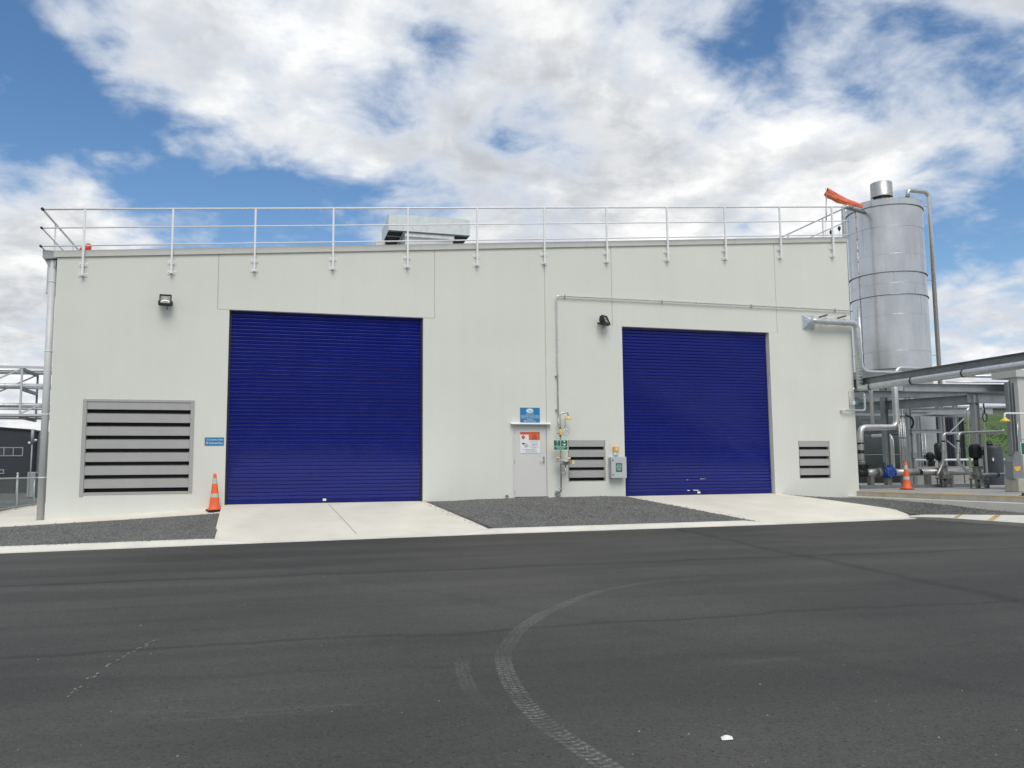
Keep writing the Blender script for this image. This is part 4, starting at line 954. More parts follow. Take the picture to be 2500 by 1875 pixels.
a, b = sp(1356.4, 1198, -.03), sp(1368.5, 1211, -.03); MB().box(a.x, b.x, -.03, -.004, max(b.z, .02), a.z).build('base_plate', M_steeld, sh, bevel=.004)
# green sign carried on the standpipe
GY = SY - .035
a, b = aty(1351, 1073.6, GY), aty(1387, 1099.2, GY); sx0, sx1, sz1, sz0 = a.x, b.x, a.z, b.z; cx, w, h = (a.x + b.x) / 2, b.x - a.x, a.z - b.z
t = signboard('shower_sign', sx0, sx1, sz0, sz1, GY, M_mint, 'green and white emergency shower and eye wash sign on the standpipe', th=.004)
e = .018; yp = GY - .001
MB().box(sx0 + e, cx - .008, yp, GY - .0002, sz0 + h * .39, sz1 - e).build('green_panel', M_sgreen, t)
MB().box(cx + .008, sx1 - e, yp, GY - .0002, sz0 + h * .39, sz1 - e).build('green_panel', M_sgreen, t)
MB().box(sx0 + e, sx1 - e, yp, GY - .0002, sz0 + e, sz0 + h * .35).build('green_panel', M_sgreen, t)
lx, rx_ = sx0 + w * .27, sx0 + w * .745
oval(lx, yp - .0005, sz1 - h * .14, w * .05, h * .045, M_swhite, t)
faint = mat('sign_faint', (.10, .27, .19), .4)
MB().prism([(lx - w * .07, yp - .0005, sz1 - h * .24), (lx + w * .07, yp - .0005, sz1 - h * .24), (lx + w * .035, yp - .0005, sz1 - h * .52), (lx - w * .035, yp - .0005, sz1 - h * .52)], (0, -.001, 0)).build('figure', faint, t)
MB().box(lx - w * .10, lx + w * .10, yp - .0015, yp - .0005, sz1 - h * .585, sz1 - h * .555).build('figure', M_mint, t)
oval(rx_, yp - .0005, sz1 - h * .15, w * .07, h * .05, M_swhite, t)
MB().prism([(rx_ - w * .05, yp - .0005, sz1 - h * .24), (rx_ + w * .05, yp - .0005, sz1 - h * .24), (rx_ + w * .05, yp - .0005, sz1 - h * .35), (rx_, yp - .0005, sz1 - h * .30), (rx_ - w * .05, yp - .0005, sz1 - h * .35)], (0, -.001, 0)).build('figure', faint, t)
MB().prism([(rx_ - w * .13, yp - .0005, sz1 - h * .385), (rx_ - w * .10, yp - .0005, sz1 - h * .36), (rx_ - w * .05, yp - .0005, sz1 - h * .41), (rx_ + w * .05, yp - .0005, sz1 - h * .41), (rx_ + w * .10, yp - .0005, sz1 - h * .36), (rx_ + w * .13, yp - .0005, sz1 - h * .385), (rx_ + w * .03, yp - .0005, sz1 - h * .53), (rx_, yp - .0005, sz1 - h * .585), (rx_ - w * .03, yp - .0005, sz1 - h * .53)], (0, -.001, 0)).build('figure', M_swhite, t)
text('EMERGENCY SHOWER', .045, (cx, yp - .001, sz0 + h * .255), M_mint, t, width=w * .66)
text('AND EYE WASH', .045, (cx, yp - .001, sz0 + h * .155), M_mint, t, width=w * .46)

# amber strobe beacon
a, b = aty(1497, 1090, -.06), aty(1510, 1102.8, -.06); c0 = (a + b) / 2
t = thing('strobe_beacon', (c0.x, 0, c0.z - .1), 'square amber strobe beacon on a white base above the grey cabinet', 'beacon')
MB().box(a.x, b.x, -.12, -.03, b.z, a.z).build('lens', M_beacon, t, bevel=.012)
MB().box(a.x + .05, b.x - .035, -.125, -.119, b.z + .03, a.z - .035).build('flash_tube', mat('flash', (.75, .62, .42), .3), t, bevel=.01)
MB().box(a.x + .018, b.x - .012, -.09, -.002, b.z - .10, b.z + .03).build('base', M_swhite, t, bevel=.012)
MB().lathe((c0.x + .03, -.09, b.z - .045), [(.022, 0), (.022, .012)], (0, -1, 0), 12).build('gland', M_side, t)
# cabinet
a, b = aty(1491.8, 1115.6, -.22), aty(1530.3, 1166.8, -.22); x0, x1, z1, z0 = a.x, b.x, a.z, b.z
t = thing('cabinet', ((x0 + x1) / 2, 0, z0), 'grey wall cabinet with green emergency label beside the right roller door', 'cabinet')
MB().box(x0, x1 - .03, -.19, -.002, z0 + .01, z1 - .01).build('body', mat('cabinet_side', (.40, .415, .42), .45), t)
MB().box(x0 - .0, x1, -.222, -.194, z0, z1).build('door', M_cab, t, bevel=.006)
for zz2 in (z1 - .10, z0 + .10): MB().lathe((x0 + .055, -.222, zz2), [(.02, 0), (.02, .01)], (0, -1, 0), 12).build('lock', M_black, t)
la, lb = aty(1503.6, 1130.8, -.224), aty(1519, 1152, -.224)
lbx = MB().box(la.x, lb.x, -.2245, -.2225, lb.z, la.z).build('green_label', M_sgreen, t, label='dark green label with pale lettering')
lw, lh = lb.x - la.x, la.z - lb.z; lc = (la.x + lb.x) / 2
for i, (tx, wd) in enumerate((('AMMONIA', .76), ('EMERGENCY', .9), ('RESPONSE', .78), ('CABINET', .66))):
    text(tx, .048, (lc, -.2255, la.z - lh * (.22 + .185 * i)), M_mint, lbx, width=lw * wd, bold=.001)
# capped stub by the door
c = aty(1237.5, 1213, -.06); t = thing('pipe_stub', (c.x, -.06, -.03), 'short capped grey pipe stub at the wall foot left of the door', 'pipe stub')
MB().tube([(c.x, -.06, -.06), (c.x, -.06, c.z + .05)], .028, 10).build('riser', M_steeld, t)
MB().lathe((c.x, -.06, c.z + .03), [(.036, -.02), (.036, .03)], n=10).build('cap', M_pump, t)
MB().tube([(c.x, -.06, c.z + .01), (c.x + .06, -.06, c.z + .01)], .015, 8).build('outlet', M_steeld, t)

# ventilation duct with hood at the right end of the wall
dt = thing('ventilation_duct', aty(2090, 930, -.15), 'galvanised spiral duct with square hood at the right end of the wall', 'duct')
a, b = aty(1959, 770, -.02), aty(1988.4, 805, -.02); hx0, hx1, hz1, hz0 = a.x, b.x, a.z, b.z
DR = .105; DYc = -.23
dz0 = aty(2030, 786, DYc).z; apx = aty(1984, 785, DYc)
cen = Vector(((hx0 + hx1) / 2 + .03, DYc + .03, (hz0 + hz1) / 2 + .02))
m = MB(); n = 16; base = []
corner = [(hx0, hz1), (hx1, hz1), (hx1, hz0), (hx0, hz0)]
for k in range(n):
    e_ = k * 4 / n; i = int(e_); f = e_ - i; p0, p1 = corner[i], corner[(i + 1) % 4]
    base.append(Vector((lerp(p0[0], p1[0], f), -.012, lerp(p0[1], p1[1], f))))
rim = [cen + Vector((-math.cos(2 * math.pi * k / n + math.pi / 4) * DR, 0, math.sin(2 * math.pi * k / n + math.pi / 4) * DR)) for k in range(n)]
m.sheet([base + [base[0]], rim + [rim[0]]], False).build('hood', mat('hood_zinc', (.52, .57, .60), .4, metal=.6, var=.1, vscale=6), dt)
MB().ring(hx0 - .02, hx1 + .02, hz0 - .02, hz1 + .02, .03, .03, .03, .03, -.012, -.002).build('hood_flange', M_galvflat, dt)
cx_ = XR + .115
zlow = 3.42
xe = aty(2092, 800, DYc).x
MB().tube([cen + Vector((0, .06, 0)), cen + Vector((.0, -.05, 0)), cen + Vector((.2, -.06, dz0 - cen.z)), Vector((xe, DYc, dz0)), Vector((xe, DYc, zlow))], DR, 20, bend=.22).build('spiral_pipe', M_galv, dt)
for k in range(18):
    z = lerp(dz0 - .35, zlow + .1, k / 17); MB().lathe((xe, DYc, z), [(DR + .001, -.006), (DR + .006, 0), (DR + .001, .006)], n=20, cap=False).build('seam', M_galvflat, dt)
for px in (2018, 2063):
    c = aty(px, 786, DYc)
    MB().lathe((c.x, DYc, dz0), [(DR + .002, -.015), (DR + .012, -.012), (DR + .012, .012), (DR + .002, .015)], (1, 0, 0), 20, cap=False).build('hanger_ring', M_steeld, dt)
    MB().bar((c.x - .10, -.004, dz0 + .19), (c.x - .10, -.42, dz0 + .19), .05, .05).build('hanger_arm', M_pump, dt)
    MB().tube([(c.x - .05, DYc, dz0 + .17), (c.x, DYc, dz0 + DR)], .006, 6).build('hanger_rod', M_steeld, dt)
# horizontal run towards the yard, hung below the rack beam
E2 = Vector((xe, -14, zlow))
MB().tube([(xe, DYc, zlow + .08), (xe, DYc, zlow), (xe + .02, -.9, zlow), (xe, -14, zlow)], DR, 20, bend=.12).build('spiral_pipe', M_galv, dt)
for k in range(60):
    y = -.7 - k * .115
    MB().lathe((xe, y, zlow), [(DR + .001, -.005), (DR + .005, 0), (DR + .001, .005)], (.05, 1, .08), 16, cap=False).build('seam', M_galvflat, dt)
for y in (-.75, -2.6, -4.6):
    MB().lathe((xe, y, zlow), [(DR + .002, -.02), (DR + .014, -.016), (DR + .014, .016), (DR + .002, .02)], (0, 1, 0), 20, cap=False).build('hanger_ring', M_black, dt)

# small pipework with a teal box at the wall corner
t = thing('corner_pipework', aty(2060, 1002, -.1), 'thin steel pipe loop with a teal box on the right wall corner', 'pipe')
a = aty(2058, 1001.5, -.12); b = aty(2112, 998, -.12); c = aty(2115, 960, -.12)
MB().tube([(a.x, 0, a.z - .02), (a.x, -.12, a.z), (b.x, -.12, a.z), (b.x, -.12, c.z), (b.x, .6, c.z)], .034, 12, bend=.1).build('pipe_run', M_lag, t)
d_ = aty(2089, 983, -.12); MB().box(d_.x - .05, d_.x + .06, -.17, -.06, d_.z - .07, d_.z + .06).build('control_box', M_teal, t, bevel=.006)
MB().box(d_.x - .11, d_.x - .05, -.16, -.05, d_.z - .07, d_.z + .05).build('junction', M_swhite, t)
MB().tube([(d_.x - .07, -.1, a.z), (d_.x - .07, -.1, aty(2082, 950, -.1).z), (d_.x + .03, -.1, aty(2086, 946, -.1).z)], .018, 8, bend=.05).build('riser', M_lag, t)
MB().tube([(d_.x - .16, -.03, a.z + .06), (d_.x - .16, -.03, aty(2078, 955, 0).z)], .012, 8).build('conduit', M_steeld, t)

# ================================================================== CONES
def cone(loc, lab):
    x, y, z = loc; t = thing('traffic_cone', loc, lab, 'traffic cone', 'orange traffic cones')
    s = .19
    MB().prism([(x - s, y - s + .05, z), (x - s + .05, y - s, z), (x + s - .05, y - s, z), (x + s, y - s + .05, z), (x + s, y + s - .05, z), (x + s - .05, y + s, z), (x - s + .05, y + s, z), (x - s, y + s - .05, z)], (0, 0, .022)).build('rubber_base', M_rubber, t)
    MB().prism([(x - s * .98, y - s * .98 + .05, z + .0225), (x - s * .98 + .05, y - s * .98, z + .0225), (x + s * .98 - .05, y - s * .98, z + .0225), (x + s * .98, y - s * .98 + .05, z + .0225), (x + s * .98, y + s * .98 - .05, z + .0225), (x + s * .98 - .05, y + s * .98, z + .0225), (x - s * .98 + .05, y + s * .98, z + .0225), (x - s * .98, y + s * .98 - .05, z + .0225)], (0, 0, .022)).build('base', M_orange, t, bevel=.006)
    H = .97
    def rr(h): return lerp(.145, .034, (h - .045) / (H - .045)) if h > .10 else lerp(.17, lerp(.145, .034, (.10 - .045) / (H - .045)), (h - .045) / .055)
    body = MB().lathe(loc, [(rr(h), h) for h in (.045, .06, .08, .10, .3, .6, .9, H - .01)] + [(.026, H)], n=28).build('body', M_orange, t)
    for h0, h1 in ((.345, .445), (.70, .845)):
        MB().lathe(loc, [(rr(h0) + .0015, h0), (rr(h1) + .0015, h1)], n=28, cap=False).build('reflective_band', M_refl, t)
    return t
cb = aty(523.5, 1238.5, -.30)
c1 = cone((cb.x, -.30, poly_y([(q.x, lerp(q.z, r_.z, .5)) for q, r_ in zip(wall_b, strip_f)], cb.x) + .004), 'orange traffic cone leaning by the left roller door')
c1.rotation_euler = (R(1.5), R(-1.0), R(20))
cb = atz(2214.5, 1195, 0)
c2 = copy_tree(c1, (cb.x, cb.y, .002), R(8)); c2.rotation_euler = (0, 0, R(8)); c2['label'] = 'orange traffic cone standing on the plant slab at the right'

# litter on the yard
c = atz(1775, 1806, ZA); t = tag(MB().add([c + Vector(q) for q in ((-.035, -.01, .004), (-.01, -.022, .006), (.03, -.016, .004), (.038, .012, .012), (.0, .03, .016), (-.028, .02, .010), (0, .0, .026), (0, 0, 0))],
    [(0, 1, 6), (1, 2, 6), (2, 3, 6), (3, 4, 6), (4, 5, 6), (5, 0, 6), (1, 0, 7), (2, 1, 7), (3, 2, 7), (4, 3, 7), (5, 4, 7), (0, 5, 7)]).build('litter_scrap', M_litter), 'small white shell-like scrap lying on the asphalt at lower right', 'litter')
s = MB()
for _ in range(130):
    px, py = random.uniform(-50, 2550), 1320 + 600 * random.random() ** .8
    c = atz(px, py, ZA + .002)
    if c.x > 17.6: continue
    r = random.uniform(.003, .008) * random.choice((.6, .8, 1, 1.2))
    s.add([c + Vector((random.uniform(-r, r) * .3, 0, r))] + [c + Vector((math.cos(k * 1.57 + r * 900) * r, math.sin(k * 1.57 + r * 900) * r, 0)) for k in range(4)], [(0, 1, 2), (0, 2, 3), (0, 3, 4), (0, 4, 1)])
o = s.build('loose_chips', mat('pale_chip', (.24, .24, .225), .9, var=.5, vscale=9)); kind(o, 'stuff'); 
c = aty(2386, 1242, -5.2); c = atx(2386, 1242, 18.15); tag(MB().obox(c + Vector((0, 0, .03)), (.02, .045, 0), (.01, -.004, .003), (0, .002, .012)).build('litter_scrap', M_litter), 'white paper scrap on the gravel in front of the slab', 'litter')

# ================================================================== LEFT BACKGROUND
def fence():
    FX = [atz(39, 1240.7, -.40), atz(81.4, 1233.4, -.40)]
    d = (FX[1] - FX[0]); d.z = 0; L_ = d.length; d.normalize()
    f = thing('chain_link_fence', FX[0], 'galvanised chain link fence left of the warehouse', 'fence')
    hgt = 1.08
    pts = [FX[0] + d * L_ * k for k in (-2, -1, 0, 1, 2, 3)]
    for i, p in enumerate(pts):
        tall = .12 if i == 2 else 0
        po = MB().tube([(p.x, p.y, -.40), (p.x, p.y, -.40 + hgt + .03 + tall)], .036 if i == 2 else .028, 12).build('post', M_galv, f)
        if i == 2: MB().lathe((p.x, p.y, -.4 + hgt + .13), [(.044, 0), (.044, .05), (.02, .065)], n=12).build('post_cap', M_galv, po)
        MB().box(p.x - .09, p.x + .09, p.y - .09, p.y + .09, -.398, -.385).build('base_plate', M_steeld, po)
    MB().tube([pts[0] + Vector((0, 0, hgt)), pts[-1] + Vector((0, 0, hgt))], .024, 10).build('top_rail', M_galv, f)
    MB().tube([pts[0] + Vector((0, 0, .06)), pts[-1] + Vector((0, 0, .06))], .008, 8).build('bottom_wire', M_galv, f)
    m = bpy.data.materials.new('chain_link'); m.use_nodes = True; nt = m.node_tree; N = nt.nodes; L = nt.links
    b = N['Principled BSDF']; b.inputs['Base Color'].default_value = (.30, .32, .32, 1); b.inputs['Metallic'].default_value = .4; b.inputs['Roughness'].default_value = .5
    tr_ = N.new('ShaderNodeBsdfTransparent'); mx = N.new('ShaderNodeMixShader'); geo = N.new('ShaderNodeNewGeometry')
    fac = None
    for sgn in (1, -1):
        mp = N.new('ShaderNodeVectorMath'); mp.operation = 'DOT_PRODUCT'; L.new(geo.outputs['Position'], mp.inputs[0]); mp.inputs[1].default_value = (d.x * 18, d.y * 18, 18 * sgn)
        fr = N.new('ShaderNodeMath'); fr.operation = 'FRACT'; L.new(mp.outputs['Value'], fr.inputs[0])
        lt = N.new('ShaderNodeMath'); lt.operation = 'LESS_THAN'; L.new(fr.outputs[0], lt.inputs[0]); lt.inputs[1].default_value = .12
        if fac is None: fac = lt.outputs[0]
        else:
            mxx = N.new('ShaderNodeMath'); mxx.operation = 'MAXIMUM'; L.new(fac, mxx.inputs[0]); L.new(lt.outputs[0], mxx.inputs[1]); fac = mxx.outputs[0]
    L.new(fac, mx.inputs[0]); L.new(tr_.outputs[0], mx.inputs[1]); L.new(b.outputs[0], mx.inputs[2]); L.new(mx.outputs[0], N['Material Output'].inputs[0])
    a, c = pts[0], pts[-1]
    MB().add([a + Vector((0, 0, .06)), c + Vector((0, 0, .06)), c + Vector((0, 0, hgt)), a + Vector((0, 0, hgt))], [(0, 1, 2, 3)]).build('mesh_infill', m, f)
fence()
# road and verge beyond the fence
kind(MB().add([(-120, 34, -.74), (-7.6, 34, -.74), (-7.6, 4.2, -.62), (-40, -1, -.74)], [(0, 3, 2, 1)]).build('back_road', mat('back_road', (.10, .108, .10), .9, var=.2, vscale=.3, fine=.1, fscale=20)), 'structure')

# pipe bridge
TY, TB = 20.0, 22.7
M_truss = mat('truss_paint', (.50, .52, .53), .5, var=.06)
tb = thing('pipe_bridge', (-12, TY, 3.5), 'grey steel truss pipe bridge carrying lagged pipes left of the warehouse', 'pipe bridge')
def TP(x, y): return (x * .10851, 880 + y * .10851)
zt_f = aty(*TP(490, 150), TY).z; zb_f = aty(*TP(450, 1228), TY).z
xv = aty(*TP(475, 700), TY).x; bay = 4.1
XA, XB = -32, -3
MB().bar((XA, TY, zt_f), (XB, TY, zt_f), .11, .11).build('top_chord', M_truss, tb)
MB().bar((XA, TY, zb_f), (XB, TY, zb_f), .10, .10).build('bottom_chord', M_truss, tb)
MB().bar((XA, TB, zt_f), (XB, TB, zt_f), .11, .11).build('top_chord', M_rack, tb)
MB().bar((XA, TB, zb_f), (XB, TB, zb_f), .10, .10).build('bottom_chord', M_rack, tb)
zm = aty(*TP(480, 640), TY).z
for k in range(-4, 3):
    x = xv + bay * k
    for yy, mm in ((TY, M_truss), (TB, M_rack)):
        MB().bar((x, yy, zb_f + .06), (x, yy, zt_f - .06), .085, .085, up=(0, 1, 0)).build('upright', mm, tb)
        MB().bar((x, yy, zb_f + .06), (x + bay, yy, zt_f - .06), .065, .065).build('diagonal', mm, tb)
    for z in (zt_f - .10, zm, zb_f - .10): MB().bar((x, TY + .06, z), (x, TB - .06, z), .12, .14).build('cross_beam', M_rack, tb)
for py0, py1, yy in ((190, 250, TY + 1.9), (515, 640, TY + .8), (955, 1060, TY + .75), (1065, 1110, TY + 1.6)):
    a, b = aty(*TP(200, py0), yy), aty(*TP(200, py1), yy); r = (a.z - b.z) / 2
    pp = MB().tube([(XA, yy, (a.z + b.z) / 2), (XB, yy, (a.z + b.z) / 2)], r, 16).build('lagged_pipe', M_lag, tb)
    for k in range(12):
        x = -22 + k * 1.6; MB().lathe((x, yy, (a.z + b.z) / 2), [(r + .001, -.012), (r + .012, 0), (r + .001, .012)], (1, 0, 0), 16, cap=False).build('band', M_steeld, pp)
MB().box(XA, XB, TY + 1.0, TY + 2.4, zb_f + .05, zb_f + .12).build('tray', M_rack, tb)

# dark office building
BY = 58.0
def LP(x, y): return (x * .1627, 1030 + y * .1627)
cor = aty(*LP(474, 130), BY); tl_ = aty(*LP(0, 95), BY + .01)
ob = thing('office_building', (cor.x - 8, BY, -.7), 'charcoal clad two storey building far behind the fence', 'building')
zt0, zt1 = cor.z, tl_.z + .4
MB().prism([(cor.x, BY, -.78), (cor.x, BY, cor.z), (cor.x - 30, BY, cor.z + (tl_.z - cor.z) * 30 / (cor.x - tl_.x)), (cor.x - 30, BY, -.78)], (0, 2.5, 0)).build('wall', M_char, ob)
MB().prism([(cor.x + .15, BY - .15, cor.z - .02), (cor.x + .15, BY - .15, cor.z + .10), (cor.x - 30, BY - .15, cor.z + .10 + (tl_.z - cor.z) * 30 / (cor.x - tl_.x)), (cor.x - 30, BY - .15, cor.z - .02 + (tl_.z - cor.z) * 30 / (cor.x - tl_.x))], (0, 2.8, 0)).build('roof_trim', M_char, ob)
def win(l, r, t, b_, mull):
    a, c = aty(*LP(l, t), BY), aty(*LP(r, b_), BY); w = MB().ring(a.x, c.x, c.z, a.z, .08, .08, .08, .08, BY - .06, BY + .02).build('window', M_lclad, ob)
    xs_ = [a.x + .08] + [aty(*LP(q, t), BY).x for q in mull] + [c.x - .08]
    for i in range(len(xs_) - 1):
        MB().box(xs_[i] + .03, xs_[i + 1] - .03, BY - .025, BY - .015, c.z + .08, a.z - .08).build('pane', M_pane, w)
    for q in xs_[1:-1]: MB().box(q - .035, q + .035, BY - .06, BY - .012, c.z + .08, a.z - .08).build('mullion', M_lclad, w)
win(-420, 345, 380, 515, [-340, -205, -70, 65, 205])
win(-300, 62, 715, 780, [-60])
# pale shed and flue
sy = 60.0; a, b = aty(*LP(500, 148), sy), aty(*LP(760, 140), sy)
sd_ = thing('metal_shed', (a.x + 6, sy, -.7), 'pale grey corrugated shed between the charcoal building and the downpipe', 'shed')
m = MB(); rw0, rw1 = [], []
for k in range(160):
    x = a.x - .3 + k * .075; yy = sy + (.03 if k % 4 < 2 else 0); rw0.append((x, yy, -.78)); rw1.append((x, yy, a.z))
m.sheet([rw0, rw1], False).build('wall', M_lclad, sd_)
MB().box(a.x - .3, a.x + 12, sy + .04, sy + 10, -.78, a.z - .02).build('core', M_lclad, sd_)
fl_ = aty(*LP(492, 110), BY - 1); fb = aty(*LP(470, 760), BY - 1)
t = thing('lamp_post', (fl_.x, BY - 1, -.7), 'thin pale mast with two small lamps beside the charcoal building', 'mast')
MB().tube([(fl_.x, BY - 1, -.7), (fl_.x, BY - 1, aty(*LP(492, 330), BY - 1).z)], .06, 10).tube([(fl_.x, BY - 1, aty(*LP(492, 330), BY - 1).z), (fl_.x, BY - 1, fl_.z)], .12, 10).build('pole', M_lclad, t)
for x, y in ((440, 315), (535, 275)):
    c = aty(*LP(x, y), BY - 1); MB().lathe(c, [(.04, -.1), (.11, -.05), (.12, .05), (.07, .1)], n=12).build('lamp', M_swhite, t)
    MB().bar((fl_.x, BY - 1, c.z - .15), (c.x, BY - 1, c.z - .1), .05, .05).build('arm', M_rack, t)
for i_, (l, r, lab) in enumerate(((412, 445, 'narrow pale concrete block left of the mast foot'), (450, 530, 'wide pale concrete block below the mast'), (578, 640, 'grey concrete block half hidden by the downpipe'))):
    a, c = aty(*LP(l, 752), 40), aty(*LP(r, 797), 40)
    o = tag(MB().box(a.x, c.x, 40, 41, -.75, a.z).build('concrete_block', M_lclad, bevel=.04), lab, 'block', 'concrete blocks beyond the fence')

# ================================================================== PLANT ON THE RIGHT
def cA(x, y): return (2070 + x * .10848, 880 + y * .10848)
def cB(x, y): return (2280 + x * .12055, 860 + y * .12055)
def cC(x, y): return (2080 + x * .10848, 1030 + y * .10848)
def cD(x, y): return (2280 + x * .12055, 1030 + y * .12055)
def scale_at(P): return (Vector(P) - CAM).dot(_w) / CAM_F
# --- tall stainless silo
SYC = 13.0
ax = aty(2157, 520, SYC); rad = 85.5 * scale_at(ax)
SX = ax.x
silo = thing('silo', (SX, SYC, 0), 'tall brushed stainless silo with banded rings and a vent cap', 'silo')
def zs(py, px=2165, dy=0): return aty(px, py, SYC - rad + dy).z
def silo_mat():
    m = bpy.data.materials.new('silo_steel'); m.use_nodes = True; nt = m.node_tree; N = nt.nodes; L = nt.links; b = N['Principled BSDF']
    b.inputs['Metallic'].default_value = .92; b.inputs['Roughness'].default_value = .34
    geo = N.new('ShaderNodeNewGeometry'); mp = N.new('ShaderNodeMapping'); mp.inputs['Scale'].default_value = (1, 1, .35); L.new(geo.outputs['Position'], mp.inputs[0])
    n = N.new('ShaderNodeTexNoise'); n.inputs['Scale'].default_value = 1.3; n.inputs['Detail'].default_value = 5; L.new(mp.outputs[0], n.inputs['Vector'])
    cr = N.new('ShaderNodeValToRGB'); L.new(n.outputs['Fac'], cr.inputs[0]); e = cr.color_ramp.elements; e[0].position = .3; e[1].position = .7
    e[0].color = (.53, .522, .508, 1); e[1].color = (.67, .662, .645, 1); L.new(cr.outputs[0], b.inputs['Base Color'])
    n2 = N.new('ShaderNodeTexNoise'); n2.inputs['Scale'].default_value = .9; n2.inputs['Detail'].default_value = 3; L.new(geo.outputs['Position'], n2.inputs['Vector'])
    bp = N.new('ShaderNodeBump'); bp.inputs['Strength'].default_value = .25; bp.inputs['Distance'].default_value = .06; L.new(n2.outputs['Fac'], bp.inputs['Height']); L.new(bp.outputs[0], b.inputs['Normal'])
    mr = N.new('ShaderNodeMapRange'); L.new(n2.outputs['Fac'], mr.inputs[0]); mr.inputs[3].default_value = .20; mr.inputs[4].default_value = .34; L.new(mr.outputs[0], b.inputs['Roughness']); return m
M_silo = silo_mat()
ztp, zr1, zr2, zr3, zr4 = zs(477), zs(492.6), zs(657), zs(713), zs(895)
shells = [ztp, zr1, zs(545), zs(613), zr2, zs(685), zr3, zs(762), zs(852), zr4, 0.0]
for i in range(len(shells) - 1):
    a, b = shells[i], shells[i + 1]; e = .006 * (i % 2)
    MB().lathe((SX, SYC, 0), [(rad + e, b), (rad + e, a)], n=72, cap=False).build('shell_band', M_silo if i < 9 else mat('silo_skirt', (.40, .415, .41), .5, metal=.4, var=.1, streak=.1), silo)
MB().lathe((SX, SYC, 0), [(rad + .002, ztp - .012), (rad + .01, ztp), (rad * .5, ztp + .13), (rad * .12, ztp + .2)], n=72).build('roof_cone', M_silo, silo)
for z in (zr1, zr2, zr3, zr4):
    MB().lathe((SX, SYC, z), [(rad + .007, -.03), (rad + .055, -.028), (rad + .055, -.004), (rad + .007, 0)], n=72, cap=False).build('ring_band', mat('ring_dark', (.16, .17, .18), .5, metal=.4), silo)
for i, z in enumerate(shells[2:9]):
    MB().lathe((SX, SYC, z), [(rad + .006, -.010), (rad + .011, -.005), (rad + .011, .005), (rad + .006, .010)], n=72, cap=False).build('weld_seam', M_silo, silo)
for k in range(5):
    a_ = R(195 + 22 * k + (11 if k % 2 else 0)); z0_, z1_ = sorted((shells[2 + k], shells[3 + k])); MB().box(SX + math.cos(a_) * (rad + .008) - .008, SX + math.cos(a_) * (rad + .008) + .008, SYC + math.sin(a_) * (rad + .008) - .008, SYC + math.sin(a_) * (rad + .008) + .008, z0_ + .02, z1_ - .02).build('weld_seam', M_silo, silo)
# seam with clips
ang = math.atan2(-1, -.62)
p0 = aty(2094, 700, SYC)
sx_ = None
th_ = R(184)
for k in range(14):
    z = lerp(zr4 + .3, zr1 - .3, k / 13); MB().lathe((SX + math.cos(th_) * (rad + .02), SYC + math.sin(th_) * (rad + .02), z), [(.03, -.035), (.03, .035)], n=8).build('seam_clip', M_steeld, silo)
MB().tube([(SX + math.cos(th_) * (rad + .01), SYC + math.sin(th_) * (rad + .01), zr4), (SX + math.cos(th_) * (rad + .01), SYC + math.sin(th_) * (rad + .01), zr1)], .022, 6).build('seam', M_steeld, silo)
# vent cap
vcx = aty(2151.5, 460, SYC).x; sc_ = scale_at((vcx, SYC, 14)); vr = 25.2 * sc_
zc0, zc1 = aty(2151, 474, SYC - vr).z, aty(2151, 438, SYC - vr).z
cap_ = MB().lathe((vcx, SYC, 0), [(vr, zc0), (vr + .01, zc0 + .03), (vr, zc0 + .06), (vr, zc1 - .02), (vr - .03, zc1)], n=40, cap=False).add([(vcx + math.cos(2 * math.pi * k / 40) * (vr - .03), SYC + math.sin(2 * math.pi * k / 40) * (vr - .03), zc1 - .002) for k in range(40)], [tuple(range(40))]).build('vent_cap', M_steeld, silo)
MB().lathe((vcx, SYC, 0), [(vr * .62, ztp), (vr * .62, zc0 + .25)], n=32).build('vent_neck', M_steeld, silo)
MB().lathe((vcx, SYC, 0), [(vr * .70, ztp + .14), (vr * .70, ztp + .2)], n=32).build('neck_flange', M_steeld, silo)
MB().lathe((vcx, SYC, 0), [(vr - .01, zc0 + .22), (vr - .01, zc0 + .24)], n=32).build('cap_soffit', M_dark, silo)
lx_ = aty(2096, 485, SYC); MB().prism([(lx_.x - .16, SYC - rad * .55, zs(491)), (lx_.x + .2, SYC - rad * .55, zs(491)), (lx_.x + .07, SYC - rad * .55, zs(478) + .1), (lx_.x - .05, SYC - rad * .55, zs(478) + .1)], (0, .03, 0)).build('lifting_lug', M_steeld, silo)
# breather pipe on the right and riser on the left of the silo
pr = 5.2 * scale_at((SX + rad, SYC, 8))
xr_ = aty(2280.5, 700, SYC).x
bp_ = MB().tube([(SX + rad * .86, SYC, aty(2242, 481, SYC).z - .05), (SX + rad * .9, SYC, aty(2254, 470, SYC).z + .05), (xr_, SYC, aty(2254, 470, SYC).z + .05), (xr_, SYC, 0)], pr, 14, bend=.34).build('breather_pipe', M_steel, silo)
for py in (505, 684, 867): z = aty(2270, py, SYC).z; MB().bar((SX + rad - .05, SYC, z), (xr_, SYC, z), .03, .03).build('pipe_stay', M_steeld, bp_)
xl_ = aty(2061, 560, SYC - 1.3).x
rp = MB().tube([(SX - rad * .9, SYC - .6, aty(2068, 508, SYC - 1).z), (xl_, SYC - 1.3, aty(2060, 509, SYC - 1).z), (xl_, SYC - 1.3, 4)], pr * .9, 14, bend=.2).build('riser_pipe', M_steeld, silo)
for k in range(2):
    c = aty(2068 + 8 * k, 505, SYC - 1.2); MB().lathe(c, [(.12, -.1), (.16, -.06), (.16, .06), (.08, .12)], n=12).build('relief_valve', M_steeld, silo)
